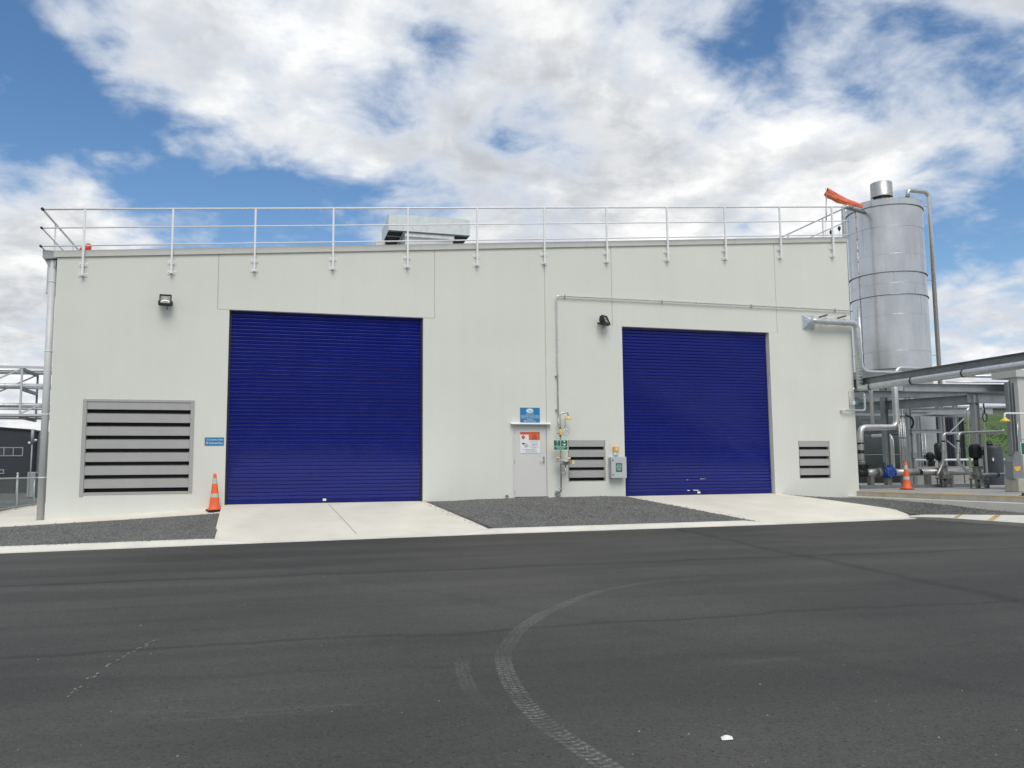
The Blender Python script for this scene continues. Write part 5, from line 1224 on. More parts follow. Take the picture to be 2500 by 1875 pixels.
# manhole and ladder at the foot
c = aty(*cC(1700, 860), SYC - rad - .1); r_ = 170 * .10848 * scale_at(c)
MB().lathe((c.x, SYC - rad - .12, c.z), [(r_ * .95, 0), (r_, .04), (r_, .10)], (0, -1, 0), 32).build('manhole', M_navy, silo)
# --- shorter matt tank left of the silo
T2 = aty(*cC(480, 700), 12.5); r2 = 1.35
t2 = thing('lagged_tank', (T2.x, 12.5, 0), 'dull grey green lagged tank standing behind the pipework at the warehouse corner', 'tank')
MB().lathe((T2.x, 12.5, 0), [(r2, 0), (r2, 5.2), (r2 * .6, 5.6), (.1, 5.75)], n=48).build('shell', mat('lag_green', (.13, .155, .155), .5, metal=.3, var=.12, streak=.15), t2)
for z in (1.4, 2.6, 3.8): MB().lathe((T2.x, 12.5, z), [(r2 + .002, -.02), (r2 + .02, 0), (r2 + .002, .02)], n=48, cap=False).build('band', M_rack, t2)

# --- pipe rack steelwork
rk_ = thing('pipe_rack', (22, 0, 0), 'grey steel pipe rack of columns and long beams over the plant slab', 'pipe rack')
def ib(a, b, w, h, name='beam', m_=None): return MB().ibeam(a, b, w, h).build(name, m_ or M_rack, rk_)
ib((18.98, 6, 3.60), (18.98, -14, 3.60), .17, .30)
MB().bar((18.98, 6, 3.758), (18.98, -14, 3.758), .22, .012).build('lit_flange', M_rackl, rk_)  # paler strip paints the sunlit top flange of the beam
def col_at(px, w, h, y=None, pt=None, z1=3.4, nm='column'):
    P = pt or atz(*px, 0); c = MB().ibeam((P.x, P.y, .012), (P.x, P.y, z1), w, h, up=(1, 0, 0)).build(nm, M_rackl, rk_)
    MB().box(P.x - w * .9, P.x + w * .9, P.y - w * .9, P.y + w * .9, .001, .02).build('base_plate', M_rack, c); return P
C3 = col_at(cD(930, 1310), .24, .24, z1=3.55)
CA_ = col_at(cC(1350, 1405), .20, .20, z1=5.2)
# right-hand column on a plinth
Pl = atz(*cD(1435, 1415), 0)
# beam 2, along the rack from column 3 back
z2t = aty(*cB(820, 850), C3.y).z; z2b = aty(*cB(820, 1045), C3.y).z; L2 = atz(*cA(440, 965), z2t)
ib((L2.x - 1.2, L2.y + 1.2, (z2t + z2b) / 2), (C3.x + .2, C3.y, (z2t + z2b) / 2), .2, z2t - z2b)
ib((C3.x - .3, C3.y + .02, (z2t + z2b) / 2 + .05), (C3.x + 1.9, C3.y + .02, (z2t + z2b) / 2 + .05), .2, (z2t - z2b) * 1.05)
# cross beam to the right
CRy = -1.0
a = aty(*cB(1540, 725), CRy); zt3 = aty(*cB(1500, 655), CRy).z; zb3 = aty(*cB(1490, 805), CRy).z; l3 = aty(*cA(1380, 630), CRy + .5)
ib((l3.x - .2, CRy + .5, (zt3 + zb3) / 2), (a.x, CRy, (zt3 + zb3) / 2), .2, zt3 - zb3, m_=M_rackl)
cr_ = MB().ibeam((a.x + .15, CRy, .4), (a.x + .15, CRy, zt3 + .25), .16, .2, up=(1, 0, 0)).build('column', M_rackl, rk_)
q = aty(*cB(1560, 820), CRy)
MB().prism([(q.x - .2, CRy - .11, zt3 + .1), (q.x + .25, CRy - .11, zt3 + .1), (q.x + .25, CRy - .11, zb3 - .7), (q.x + .05, CRy - .11, zb3 - .75), (q.x - .15, CRy - .11, zb3 + .1)], (0, .02, 0)).build('gusset', M_rack, rk_)
# lower beams between the rear columns
z5t, z5b = aty(*cC(1300, 168), CA_.y).z, aty(*cC(1300, 245), CA_.y).z
l5 = atz(*cC(260, 215), z5t)
ib((l5.x, l5.y, (z5t + z5b) / 2), (CA_.x, CA_.y, (z5t + z5b) / 2), .15, z5t - z5b)
r5 = aty(*cD(150, 180), CA_.y); ib((CA_.x, CA_.y - .02, (z5t + z5b) / 2), (r5.x, CA_.y - .02, (z5t + z5b) / 2), .15, z5t - z5b, m_=M_rackl)
z6 = aty(*cA(1600, 1200), CA_.y).z; ib((CA_.x - 4, CA_.y + .2, z6), (CA_.x + 4.5, CA_.y + .2, z6), .15, .2, m_=M_rackl)
z7 = aty(*cB(300, 1200), CA_.y).z; ib((CA_.x + .4, CA_.y + .4, z7), (CA_.x + 4.2, CA_.y - .6, z7), .15, .3, m_=M_rackl)
z8 = aty(*cA(800, 720), CA_.y - 3).z; ib((CA_.x - 6, CA_.y - 2, z8), (CA_.x + 3, CA_.y - 3, z8), .2, .28)
for px in (cC(1540, 900), cD(195, 900), cD(500, 900)):
    P = aty(*px, 9.5); MB().ibeam((P.x, 9.5, 0), (P.x, 9.5, 4.6), .17, .17, up=(1, 0, 0)).build('column', M_rackl, rk_)
P = aty(*cC(780, 700), 6.0); MB().ibeam((P.x, 6.0, 0), (P.x, 6.0, 4.4), .22, .22, up=(1, 0, 0)).build('column', M_rack, rk_)
for k, (xa_, xb_, yy, py) in enumerate(((2100, 2190, 8.5, 1012), (2100, 2175, 8.2, 1020), (2105, 2185, 8.8, 1031), (2098, 2180, 8.4, 970), (2200, 2300, 10.5, 1003), (2240, 2330, 10.5, 985))):
    A_, B2 = aty(xa_, py, yy), aty(xb_, py - 1, yy); MB().bar((A_.x, yy, A_.z), (B2.x, yy, A_.z), .08, .10).build('tray_beam', M_rackl if k % 2 else M_rack, rk_)
MB().bar(aty(*cD(330, 205), 9), aty(*cB(610, 1340), 9), .04, .04).build('brace', M_galv, rk_)
MB().bar(aty(*cD(265, 380), 9), aty(*cD(440, 525), 9), .04, .04).build('brace', M_galv, rk_)

# --- lagged pipes
def pipe(name, pts, r, lab, m_=None, bend=.3, clamps=(), y=None):
    t = thing(name, pts[0], lab, 'pipe'); MB().tube(pts, r, 16, bend=bend).build('pipe_run', m_ or M_lag, t)
    return t
PY = 1.6
def A1(px, y=PY): return aty(*px, y)
k_ = scale_at(A1(cC(200, 600)))
rb_ = 7.2 * k_
zH = A1(cC(600, 122)).z; xV = A1(cC(200, 600)).x; xV2 = A1(cA(1085, 1200)).x
t = pipe('lagged_pipe', [(xV, PY, .9), (xV, PY, zH), (xV2, PY, zH), (xV2, PY, 3.9), (xV2 + .3, PY + 2, 3.9)], rb_, 'thick shiny lagged pipe stepping up from the black coupling at the warehouse corner')
for py, h, mm in ((490, .035, M_black), (675, .075, M_black), (640, .02, M_steeld), (720, .02, M_steeld), (520, .02, M_steeld), (905, .05, M_pump)):
    c = A1(cC(200, py)); MB().lathe((xV, PY, c.z), [(rb_ + .004, -h), (rb_ + .015, -h + .004), (rb_ + .015, h - .004), (rb_ + .004, h)], n=20, cap=False).build('coupling', mm, t)
xs2 = A1(cA(535, 1000), 2.4).x
pipe('lagged_pipe', [(xs2, 2.4, A1(cC(440, 80), 2.4).z), (xs2, 2.4, 4.1), (xs2, 4, 4.1)], 4.3 * scale_at((xs2, 2.4, 2)), 'upright lagged pipe left of the stepped pipe, dropping behind it')
xs3 = A1(cC(910, 600), 6.4).x
pipe('lagged_pipe', [(xs3, 6.4, .5), (xs3, 6.4, A1(cC(910, 290), 6.4).z), (xs3, 7.6, A1(cC(910, 290), 6.4).z)], 4.1 * scale_at((xs3, 6.4, 1)), 'upright lagged pipe under the lower beam right of the tank', M_lag)
y4 = 4.5
z4 = aty(*cA(700, 262), y4).z; p4 = aty(*cA(310, 160), y4)
pipe('lagged_pipe', [(p4.x, y4, z4 + 2.6), (p4.x - .0, y4, z4), (aty(*cA(1900, 250), y4).x, y4, z4)], 4.0 * scale_at((24, y4, 4)), 'bright lagged pipe bending from behind the duct over the rack', M_lag, .35)
z4b = aty(*cA(1400, 170), y4 + 1).z; p4 = aty(*cA(1075, 240), y4 + 1)
pipe('lagged_pipe', [(p4.x, y4 + 1, z4b - .9), (p4.x, y4 + 1, z4b), (aty(*cA(2300, 150), y4 + 1).x, y4 + 1, z4b)], 3.9 * scale_at((25, y4 + 1, 4)), 'bright lagged pipe elbow rising above the rack in front of the silo', M_lag, .35)
p5 = aty(*cB(1350, 490), .6); pipe('lagged_pipe', [(aty(*cB(500, 505), .8).x, .8, p5.z), (p5.x, .6, p5.z), (p5.x + 3, .4, p5.z)], 3.6 * scale_at(p5), 'pale lagged pipe running into the white wall under the rack beam', M_lag, .1)
p5 = aty(*cB(900, 595), .2); pipe('conduit', [(aty(*cB(250, 570), .5).x, .5, p5.z), (aty(*cB(1600, 605), .2).x, .2, p5.z)], .022, 'thin steel conduit below the pale lagged pipe', M_steel, .1)
y6 = 10.0
for (px0, py0, px1, py1, px2, py2, lab) in ((680, 1659, 660, 1130, 860, 1110, 'thin hooped pipe in front of the grass bank, left one'), (985, 1659, 985, 1100, 1700, 1085, 'thin hooped pipe in front of the grass bank, right one')):
    a = aty(*cB(px0, py0), 4.2); b = aty(*cB(px1, py1), 4.2); c = aty(*cB(px2, py2), 4.2)
    pipe('hooped_pipe', [(b.x, 4.2, .0), (b.x, 4.2, b.z), (c.x, 4.2, b.z)], .045, lab, M_steel, .2)
# black hose
pipe('black_hose', [aty(*cA(1160, 1255), 6.0), aty(*cA(1340, 1240), 5.9), aty(*cA(1450, 1300), 5.9), aty(*cA(1480, 1410), 5.9), aty(*cA(1430, 1530), 6.0)], .045, 'thick black hose curving beside the lower rack beam', M_black, .3)

# --- low pipe line with blue valve
LY = 2.6
lc = aty(*cC(800, 1140), LY); kk = scale_at(lc); zl = lc.z
ll = thing('pipe_line', (lc.x, LY, 0), 'low stainless pipe line along the slab behind the cone', 'pipe')
def seg(x0, x1, r, m_, name='pipe_section', y=LY, z=None): return MB().tube([(aty(*cC(x0, 1140), y).x, y, zl if z is None else z), (aty(*cC(x1, 1140), y).x, y, zl if z is None else z)], r * kk, 20).build(name, m_, ll)
seg(310, 570, 9.0, M_steeld); seg(560, 640, 11.5, M_pump, 'flange'); seg(960, 1480, 8.4, M_steeld); seg(1560, 2900, 8.4, M_steeld); seg(1480, 1560, 6.5, M_dark, 'open_end')
seg(1545, 1575, 9.2, M_steel, 'flange'); seg(1880, 1930, 9.6, M_black, 'flange'); seg(120, 310, 10.5, M_black, 'black_elbow')
xk = aty(*cC(200, 900), LY).x
MB().tube([(xk, LY, zl), (xk, LY, 1.1)], 9.5 * kk, 18).build('black_riser', M_black, ll)
MB().tube([(aty(*cC(300, 985), LY).x, LY - .1, zl + .15), (aty(*cC(310, 985), LY).x, LY - .1, aty(*cC(310, 975), LY).z)], .05, 10).box(aty(*cC(260, 985), LY).x, aty(*cC(365, 985), LY).x, LY - .2, LY - .05, aty(*cC(310, 1000), LY).z, aty(*cC(310, 965), LY).z).build('lever_valve', M_black, ll)
for x in (420, 800, 1180, 1700, 2200):
    P = aty(*cC(x, 1250), LY); MB().box(P.x - .08, P.x + .08, LY - .1, LY + .1, .12, zl - .1).build('pipe_support', M_pump, ll)
MB().box(aty(*cC(100, 1300), LY).x, aty(*cC(2900, 1300), LY).x, LY - .22, LY + .22, .001, .12).build('skid_rail', M_rack, ll)
vv = thing('gate_valve', (lc.x, LY, zl), 'blue gate valve with handwheel on the low pipe line', 'valve')
MB().lathe((lc.x - 10 * kk, LY, zl), [(9 * kk, -6 * kk), (11 * kk, -5 * kk), (11 * kk, 0), (13.4 * kk, 0), (13.4 * kk, 18 * kk), (10 * kk, 19 * kk), (10 * kk, 22 * kk), (13.5 * kk, 22.5 * kk), (13.5 * kk, 25 * kk)], (1, 0, 0), 32, smooth=False).build('body', M_valve, vv)
MB().lathe((lc.x, LY - .05, zl), [(12.5 * kk, 0), (11.5 * kk, .14), (9 * kk, .16)], (0, -1, 0), 28, smooth=False).build('bonnet', M_valve, vv)
for k in range(8): MB().lathe((lc.x + math.cos(k * .785) * 10 * kk, LY - .2, zl + math.sin(k * .785) * 10 * kk), [(.016, 0), (.016, .02)], (0, -1, 0), 6).build('bolt', M_steeld, vv)
MB().box(lc.x + 2 * kk, lc.x + 12 * kk, LY - .1, LY + .1, zl + 11 * kk, zl + 19 * kk).build('gearbox', M_valve, vv, bevel=.01)
hw = aty(*cC(725, 980), LY - .25); rwh = 7.0 * kk
ring_ = [hw + Vector((math.cos(2 * math.pi * k / 24) * rwh * .8, math.cos(2 * math.pi * k / 24) * rwh * .45, math.sin(2 * math.pi * k / 24) * rwh)) for k in range(24)]
wh_ = MB().tube(ring_, .018, 8, closed=True).build('handwheel', M_navy, vv)
for k in range(3):
    a_ = k * 2.094; MB().tube([hw, hw + Vector((math.cos(a_) * rwh * .8, math.cos(a_) * rwh * .45, math.sin(a_) * rwh))], .012, 6).build('spoke', M_navy, wh_)
MB().tube([hw, (lc.x, LY, zl + 14 * kk)], .02, 8).build('spindle', M_steeld, vv)

# safety rail behind
ry = 8.0; zr_ = aty(*cD(400, 768), ry).z
t = thing('safety_rail', (28, ry, 0), 'pale horizontal safety rail behind the pumps', 'rail')
MB().tube([(aty(*cC(1370, 860), ry).x, ry, zr_), (aty(*cD(2300, 768), ry).x, ry, zr_)], .05, 10).build('rail', mat('rail_white', (.75, .76, .76), .4), t)
for px in (600, 1000, 1560): P = aty(*cD(px, 800), ry); MB().tube([(P.x, ry, 0), (P.x, ry, zr_)], .03, 8).build('post', M_rack, t)
# concrete bund wall
by_ = 9.0; a, b = aty(*cD(0, 905), by_), aty(*cD(720, 905), by_)
tag(MB().box(a.x - 1, b.x + 6, by_, by_ + .25, 0, a.z).build('bund_wall', M_slab), 'low concrete bund wall behind the pumps', 'wall')

# --- two pumps
def pump(P, lab):
    x, y, _ = P; k = scale_at(P); t = thing('pump', (x, y, 0), lab, 'pump', 'vertical pumps on the slab')
    u = .12055 * k
    for sx in (-1, 1):
        for sy in (-1, 1): MB().box(x + sx * 105 * u - .02, x + sx * 105 * u + .02, y + sy * .13 - .02, y + sy * .13 + .02, .02, 190 * u).build('leg', M_pump, t)
    MB().box(x - 125 * u, x + 125 * u, y - .19, y + .19, .001, .02).build('base_frame', M_pump, t)
    MB().box(x - 125 * u, x + 125 * u, y - .18, y + .18, 180 * u, 205 * u).build('deck', M_pump, t)
    MB().lathe((x, y, 0), [(45 * u, .02), (45 * u, 180 * u)], n=20).build('foot', M_pump, t)
    MB().lathe((x, y, 0), [(95 * u, 206 * u), (98 * u, 260 * u), (80 * u, 330 * u), (78 * u, 420 * u), (95 * u, 425 * u), (95 * u, 445 * u)], n=24, smooth=False).build('casing', M_pump, t)
    MB().lathe((x - 70 * u, y - .02, 290 * u), [(55 * u, 0), (60 * u, 40 * u), (62 * u, 55 * u)], (-1, -.3, 0), 20).build('volute', M_pump, t)
    return t, u
P1, P2 = atz(*cD(220, 1330), 0), atz(*cD(900, 1350), 0)
t1, u1 = pump(P1, 'vertical pump nearest the silo, hidden motor behind the pipes')
t2_, u2 = pump(P2, 'vertical pump with tall black motor in front of the dark poly tank')
def motor(t, P, u, z0):
    x, y, _ = P
    MB().lathe((x, y, 0), [(60 * u, z0), (60 * u, z0 + 170 * u)], n=20).build('lantern', M_black, t)
    MB().lathe((x - 15 * u, y, 0), [(85 * u, z0 + 170 * u), (110 * u, z0 + 190 * u), (112 * u, z0 + 400 * u), (95 * u, z0 + 440 * u), (50 * u, z0 + 460 * u)], n=28).build('motor', M_black, t)
    for k in range(20):
        a_ = k * math.pi / 10; MB().bar((x - 15 * u + math.cos(a_) * 113 * u, y + math.sin(a_) * 113 * u, z0 + 200 * u), (x - 15 * u + math.cos(a_) * 113 * u, y + math.sin(a_) * 113 * u, z0 + 390 * u), .012, .03, up=(math.cos(a_), math.sin(a_), 0)).build('fin', M_black, t)
    MB().box(x + 90 * u, x + 150 * u, y - .1, y + .05, z0 + 230 * u, z0 + 340 * u).build('terminal_box', M_black, t, bevel=.01)
    MB().tube([(x + 120 * u, y, z0 + 230 * u), (x + 130 * u, y - .05, z0 + 60 * u), (x + 110 * u, y - .02, z0 - 40 * u)], .018, 8, bend=.15).build('cable', M_black, t)
motor(t2_, P2, u2, 445 * u2)
MB().box(P2.x - 30 * u2, P2.x + 45 * u2, P2.y - .2, P2.y - .14, 450 * u2, 600 * u2).build('guard', M_cab, t2_)
motor(t1, (P1.x - 60 * u1, P1.y + .5, 0), u1 * .6, 445 * u1)
def riser(pix, y, r, lab, couple, flange):
    pts = [aty(*cD(*q), y) for q in pix]; t = thing('pump_pipe', pts[-1], lab, 'pipe', 'risers from the pumps')
    MB().tube(pts, r, 14, bend=.16).build('pipe_run', M_steel, t)
    for q in couple: c = aty(*cD(*q), y); MB().lathe(c, [(r + .002, -.03), (r + .02, -.026), (r + .02, .026), (r + .002, .03)], n=16, cap=False).build('coupling', M_black, t)
    for q in flange: c = aty(*cD(*q), y); MB().lathe(c, [(r + .002, -.012), (r + .05, -.012), (r + .05, .012), (r + .002, .012)], n=16, cap=False).build('flange', M_steeld, t)
rr_ = 3.3 * scale_at(P2)
riser([(1420, 165), (1390, 195), (500, 225), (490, 780), (530, 850), (690, 1030), (810, 1085)], P2.y - .05, rr_, 'steel riser bent over and across from the pump with the black motor', [(490, 385)], [(490, 555), (490, 600)])
riser([(900, 215), (190, 235), (190, 830), (110, 1000), (70, 1080)], P1.y - .05, 3.3 * scale_at(P1), 'steel riser bent over from the pump nearest the silo', [(190, 390)], [(190, 560), (190, 600)])
# outlet line from pump 2 to the right
oy = P2.y; a = aty(*cD(1010, 1070), oy); b = aty(*cD(1560, 1060), oy)
t = pipe('outlet_pipe', [(P2.x, oy, a.z), (b.x + .8, oy, a.z)], 4.0 * scale_at(a), 'horizontal steel outlet pipe right of the pump with the black motor', M_steeld, .1)
c = aty(*cD(1280, 1070), oy); MB().lathe((c.x, oy, a.z), [(.09, -.02), (.11, -.015), (.11, .015), (.09, .02)], (1, 0, 0), 16, cap=False).build('coupling', M_black, t)
MB().lathe((aty(*cD(1480, 1060), oy).x, oy, a.z), [(.08, 0), (.14, .12), (.15, .3)], (1, 0, 0), 20).build('reducer', M_steeld, t)
P = aty(*cD(1090, 1200), oy); MB().tube([(P.x, oy, 0), (P.x, oy, a.z)], .05, 12).build('leg', M_pump, t)
# dark poly tank
Pt = atz(*cD(1230, 1275), 0); kt = scale_at(Pt) * .12055
t = thing('poly_tank', (Pt.x, Pt.y, 0), 'dark grey plastic chemical tank with screw lid in front of the grass', 'tank')
rt, ht = 190 * kt, 800 * kt
MB().lathe((Pt.x, Pt.y, 0), [(rt * .98, .0), (rt, .05), (rt, ht * .90), (rt * .97, ht * .95), (rt * .85, ht * .99), (rt * .5, ht)], n=40).build('shell', M_poly, t)
MB().lathe((Pt.x - 80 * kt, Pt.y, ht), [(75 * kt, 0), (75 * kt, 40 * kt), (60 * kt, 45 * kt), (60 * kt, 80 * kt)], n=24).build('lid', M_black, t)
MB().tube([(Pt.x - 20 * kt, Pt.y - rt * .6, ht), (Pt.x + 20 * kt, Pt.y - rt * .9, ht * .97), (Pt.x + 50 * kt, Pt.y - rt * .7, ht + .05)], .015, 6, bend=.05).build('strap', M_black, t)
MB().box(Pt.x - 155 * kt, Pt.x - 128 * kt, Pt.y - rt * .8, Pt.y - rt * .68, ht * .60, ht * .68).build('tank_label', M_swhite, t)
# navy panel / container behind
ny_ = 16.5; a, b = aty(*cB(62, 1315), ny_), aty(*cD(655, 745), ny_)
t = thing('container', ((a.x + b.x) / 2, ny_, 0), 'dark navy container behind the rack columns', 'container')
MB().box(a.x, b.x, ny_, ny_ + 2.5, .05, a.z).build('body', M_navy, t)
for k in range(9): x = lerp(a.x + .1, b.x - .1, k / 8); MB().box(x - .03, x + .03, ny_ - .03, ny_ - .001, .2, a.z - .1).build('rib', M_navy, t)

# --- plinth with column base and white wall at the right edge
pt_ = aty(*cD(1435, 1150), Pl.y).z
tag(MB().box(Pl.x, Pl.x + 3.0, Pl.y - .52, Pl.y, .001, pt_).build('plinth', M_slabface, bevel=.02), 'concrete plinth at the right edge of the slab', 'plinth')
g0, g1 = aty(*cD(1580, 600), Pl.y - .45), aty(*cD(1815, 1180), Pl.y - .45)
t = thing('column_shoe', (g0.x, Pl.y - .45, pt_), 'grey tapered steel column shoe with amber label on the plinth', 'column base')
MB().prism([(g0.x, Pl.y - .45, pt_), (g0.x + (g1.x - g0.x), Pl.y - .45, pt_), (g1.x - .02, Pl.y - .45, g0.z), (g0.x + .12, Pl.y - .45, g0.z), (g0.x, Pl.y - .45, g0.z - .3)], (0, .3, 0)).build('shoe', M_rack, t)
a, b = aty(*cD(1625, 910), Pl.y - .46), aty(*cD(1770, 1000), Pl.y - .46)
MB().prism([(a.x, Pl.y - .452, a.z), (b.x, Pl.y - .452, a.z + .02), (b.x - .03, Pl.y - .452, a.z - .09), (a.x + .12, Pl.y - .452, b.z), (a.x + .06, Pl.y - .452, b.z + .02)], (0, -.002, 0)).build('amber_label', M_amblab, t)
c0_, c1_ = aty(*cB(1545, 1400), Pl.y - .35), aty(*cB(1660, 1400), Pl.y - .35)
for i, c in enumerate((c0_, c1_)): MB().ibeam((c.x, Pl.y - .35 + .1 * i, g0.z - .1), (c.x, Pl.y - .35 + .1 * i, 3.35), .13, .13, up=(1, 0, 0)).build('column_shaft', M_rack, t)
MB().tube([(aty(*cB(1495, 1400), Pl.y - .1).x, Pl.y - .1, pt_ * 0), (aty(*cB(1495, 1400), Pl.y - .1).x, Pl.y - .1, 2.8)], .02, 8).build('conduit', M_steeld, t)
WYY = -2.1
w0 = aty(*cB(1700, 700), WYY); wz = aty(*cB(1670, 500), WYY).z; wz1 = aty(*cB(1670, 352), WYY).z; wc = aty(*cB(1622, 420), WYY)
t = thing('pump_house', (w0.x + 2, WYY, 0), 'off white precast wall with a projecting cap at the right edge', 'building')
MB().box(w0.x, w0.x + 6, WYY, WYY + .3, 0, wz).build('wall', mat('pump_house_paint', (.52, .525, .49), .7, var=.03), t)
MB().box(wc.x, wc.x + 6.4, WYY - .08, WYY + .9, wz + .002, wz1).build('cap', mat('pump_house_paint', (.5, .5, .5)), t)
# second shower
s2y = -4.6
hd2 = aty(*cB(1440, 1400), s2y); ar = aty(*cB(1440, 1235), s2y); pr_ = aty(*cB(1720, 1230), s2y)
t = thing('safety_shower', (pr_.x + .25, s2y, 0), 'second safety shower with yellow head at the right edge', 'safety shower')
k2 = scale_at(hd2) * .12055
MB().tube([(pr_.x + .45, s2y, 0), (pr_.x + .45, s2y, ar.z), (hd2.x, s2y, ar.z), (hd2.x, s2y, hd2.z + 70 * k2)], .025, 12, bend=.08).build('standpipe', M_white, t)
MB().lathe((hd2.x, s2y, hd2.z), [(98 * k2, 0), (100 * k2, 10 * k2), (30 * k2, 65 * k2), (22 * k2, 90 * k2)], n=28).build('shower_head', M_showy, t)
ga, gb = aty(*cD(1745, 415), s2y - .05), aty(*cD(1900, 670), s2y - .05)
MB().box(ga.x, gb.x + .2, s2y - .06, s2y - .055, gb.z, ga.z).build('sign_board', M_mint, t)
MB().box(ga.x + .02, gb.x + .18, s2y - .062, s2y - .0605, gb.z + .02, ga.z - .02).build('sign_face', M_sgreen, t)
MB().tube([aty(*cB(1700, 1400), s2y), aty(*cD(1690, 320), s2y), aty(*cD(1820, 360), s2y)], .012, 8, bend=.1).build('pull_rod', M_steel, t)
fp = atz(*cD(1745, 1500), .0)
t = thing('boot_scraper', fp, 'small black metal frame on the slab edge at far right', 'boot scraper')
for dx in (0, .16): MB().box(fp.x + .08 + dx * 2.0, fp.x + .12 + dx * 2.0, fp.y - .02, fp.y + .02, .0, .075).build('upright', M_black, t)
MB().box(fp.x + .02, fp.x + .55, fp.y - .03, fp.y + .03, .001, .012).build('foot', M_black, t)
MB().box(fp.x + .06, fp.x + .5, fp.y - .006, fp.y + .006, .062, .08).build('blade', M_black, t)

# --- grass bank and far roofline
M_grass = mat('grass', (0.06, 0.11, 0.02), .9, var=.25, vscale=.5, fine=.18, fscale=14, bump=.6, bscale=9)
rows = []
hb = aty(*cB(900, 1195), 46).z
for j in range(16):
    v = j / 15; y = 26 + v * 24; rw = []
    for i in range(60):
        x = 24 + i * 1.2; z = -.05 + (hb) * (v ** .9) + math.sin(x * .35) * .10 * v + random.uniform(-.07, .07)
        rw.append((x, y, z))
    rows.append(rw)
rows.append([(q[0], 90, q[2] - .4) for q in rows[-1]])
bank = kind(MB().sheet(rows).build('grass_bank', M_grass), 'structure')
m = MB()
for _ in range(9000):
    i = random.uniform(0, 40); j = random.uniform(0, 15); x = 26 + i * 1.1; v = j / 15
    y = 26 + v * 24; z = -.05 + hb * (v ** .9) + math.sin(x * .35) * .10 * v; h = random.uniform(.04, .11); a_ = random.uniform(0, 3.14); dx, dy = math.cos(a_) * .09, math.sin(a_) * .09
    m.add([(x - dx, y - dy, z - .03), (x + dx, y + dy, z - .03), (x + random.uniform(-.1, .1), y + random.uniform(-.1, .1), z + h)], [(0, 1, 2)])
kind(m.build('grass_tufts', M_grass, bank), 'stuff')
fy = 62; a = aty(*cB(660, 1110), fy); b = aty(*cB(1700, 1150), fy)
t = thing('far_shed', ((a.x + b.x) / 2, fy, 3), 'long low grey shed roofline above the grass bank', 'shed')
MB().box(a.x - 8, b.x + 20, fy, fy + 10, 2.0, aty(*cB(900, 1130), fy).z).build('wall', mat('far_shed', (.16, .165, .17), .7), t)
MB().box(a.x - 8.3, b.x + 20.3, fy - .3, fy + 10.3, aty(*cB(900, 1130), fy).z + .005, aty(*cB(900, 1095), fy).z).build('roof', mat('far_roof', (.42, .43, .45), .6), t)

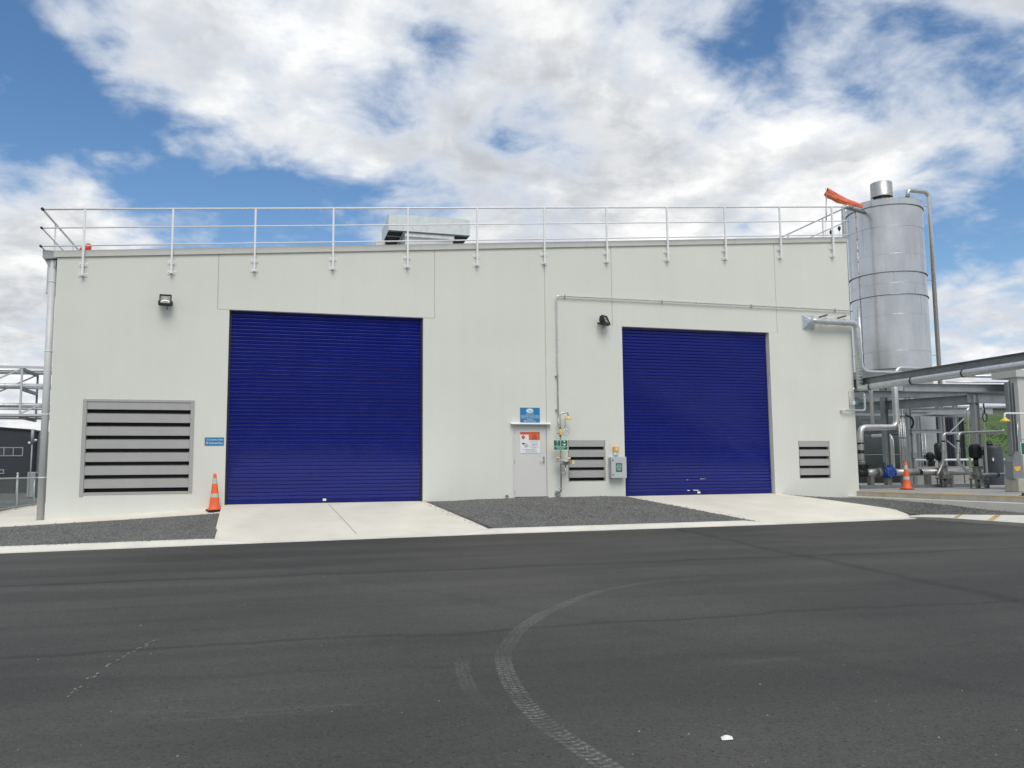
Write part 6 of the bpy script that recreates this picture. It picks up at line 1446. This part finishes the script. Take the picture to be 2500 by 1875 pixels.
# --- smaller plant items between the big pipes
def tubes():
    for k, (px, yy) in enumerate(((1085, 5.2), (1130, 5.3), (1180, 5.2), (1215, 5.5))):
        p = aty(*cC(px, 600), yy); t = thing('instrument_tube', (p.x, yy, 0), ['leftmost thin steel tube', 'second thin steel tube', 'third thin steel tube', 'rightmost thin steel tube'][k] + ' of the row left of the rear rack column', 'tube', 'thin upright tubes')
        MB().tube([(p.x, yy, .1), (p.x, yy, 3.2)], .028, 8).build('tube_run', M_steel if k % 2 else M_steeld, t)
        for z in (1.0, 2.0, 2.9): MB().box(p.x - .05, p.x + .05, yy - .05, yy + .05, z - .02, z + .02).build('clip', M_rack, t)
    a, b = aty(*cC(1370, 690), 7.6), aty(*cC(1465, 830), 7.6)
    t = thing('control_panel', ((a.x + b.x) / 2, 7.6, 0), 'grey green control panel box right of the rear rack column', 'panel')
    MB().box(a.x, b.x, 7.6, 7.8, b.z, a.z).build('box', mat('panel_grey', (.20, .23, .235), .5), t, bevel=.01)
    MB().box((a.x + b.x) / 2 - .04, (a.x + b.x) / 2 + .04, 7.66, 7.74, 0, b.z - .002).build('stand', M_rack, t)
    lx0, lx1 = aty(*cC(1600, 900), 9.8).x, aty(*cC(1680, 900), 9.8).x
    t = thing('access_ladder', ((lx0 + lx1) / 2, 9.8, 0), 'short galvanised ladder at the foot of the silo', 'ladder')
    for x in (lx0, lx1): MB().tube([(x, 9.8, 0), (x, 9.8, 2.4)], .03, 8).build('stile', M_galv, t)
    for k in range(8): MB().tube([(lx0, 9.8, .25 + k * .28), (lx1, 9.8, .25 + k * .28)], .018, 6).build('rung', M_galv, t)
    for k, (x, y0, y1, yy, r) in enumerate(((880, 470, 760, 2.6, .12), (620, 640, 760, 3.0, .10))):
        p, q = aty(*cD(x if k == 0 else 120, y0), yy), aty(*cD(x if k == 0 else 120, y1), yy)
    p = aty(*cD(100, 600), 3.0)
    t = thing('valve_actuator', (p.x, 3.0, 0), 'black valve actuator left of the first pump riser', 'actuator')
    MB().lathe((p.x, 3.0, 0), [(.10, p.z - .35), (.16, p.z - .30), (.17, p.z + .25), (.10, p.z + .34)], n=20).build('drum', M_black, t)
    MB().lathe((p.x, 3.0, 0), [(.05, .1), (.05, p.z - .34)], n=12).build('stem', M_pump, t)
    MB().box(p.x + .12, p.x + .28, 2.9, 3.1, p.z - .25, p.z - .05).build('solenoid', M_steeld, t, bevel=.01)
    for k, (x0, x1, py, lab) in enumerate(((2105, 2215, 1049, 'upper'), (2120, 2230, 1063, 'lower'))):
        yy = 9.6 + k * .3; A_, B2 = aty(x0, py, yy), aty(x1, py, yy)
        t = thing('cable_tray', (A_.x, yy, A_.z), lab + ' dark cable tray behind the stepped lagged pipe', 'cable tray', 'cable trays in the plant')
        MB().box(A_.x, B2.x, yy, yy + .25, A_.z - .05, A_.z + .03).build('tray', M_rack, t)
        for j in range(4): MB().tube([(A_.x, yy + .04 + .05 * j, A_.z + .045), (B2.x, yy + .04 + .05 * j, A_.z + .045)], .018, 6).build('cable', M_black, t)
    p = aty(*cB(1035, 1320), 2.4)
    t = thing('coiled_hose', (p.x, 2.4, p.z), 'black coiled hose hanging on the wide rack column', 'hose')
    MB().tube([p + Vector((math.sin(a_) * .10, 0, math.cos(a_) * .17)) for a_ in [2 * math.pi * j / 24 for j in range(24)]], .022, 8, closed=True).build('coil', M_black, t)
    MB().tube([p + Vector((0, 0, .17)), p + Vector((-.03, 0, .55))], .03, 8).build('hook', M_black, t)
tubes()
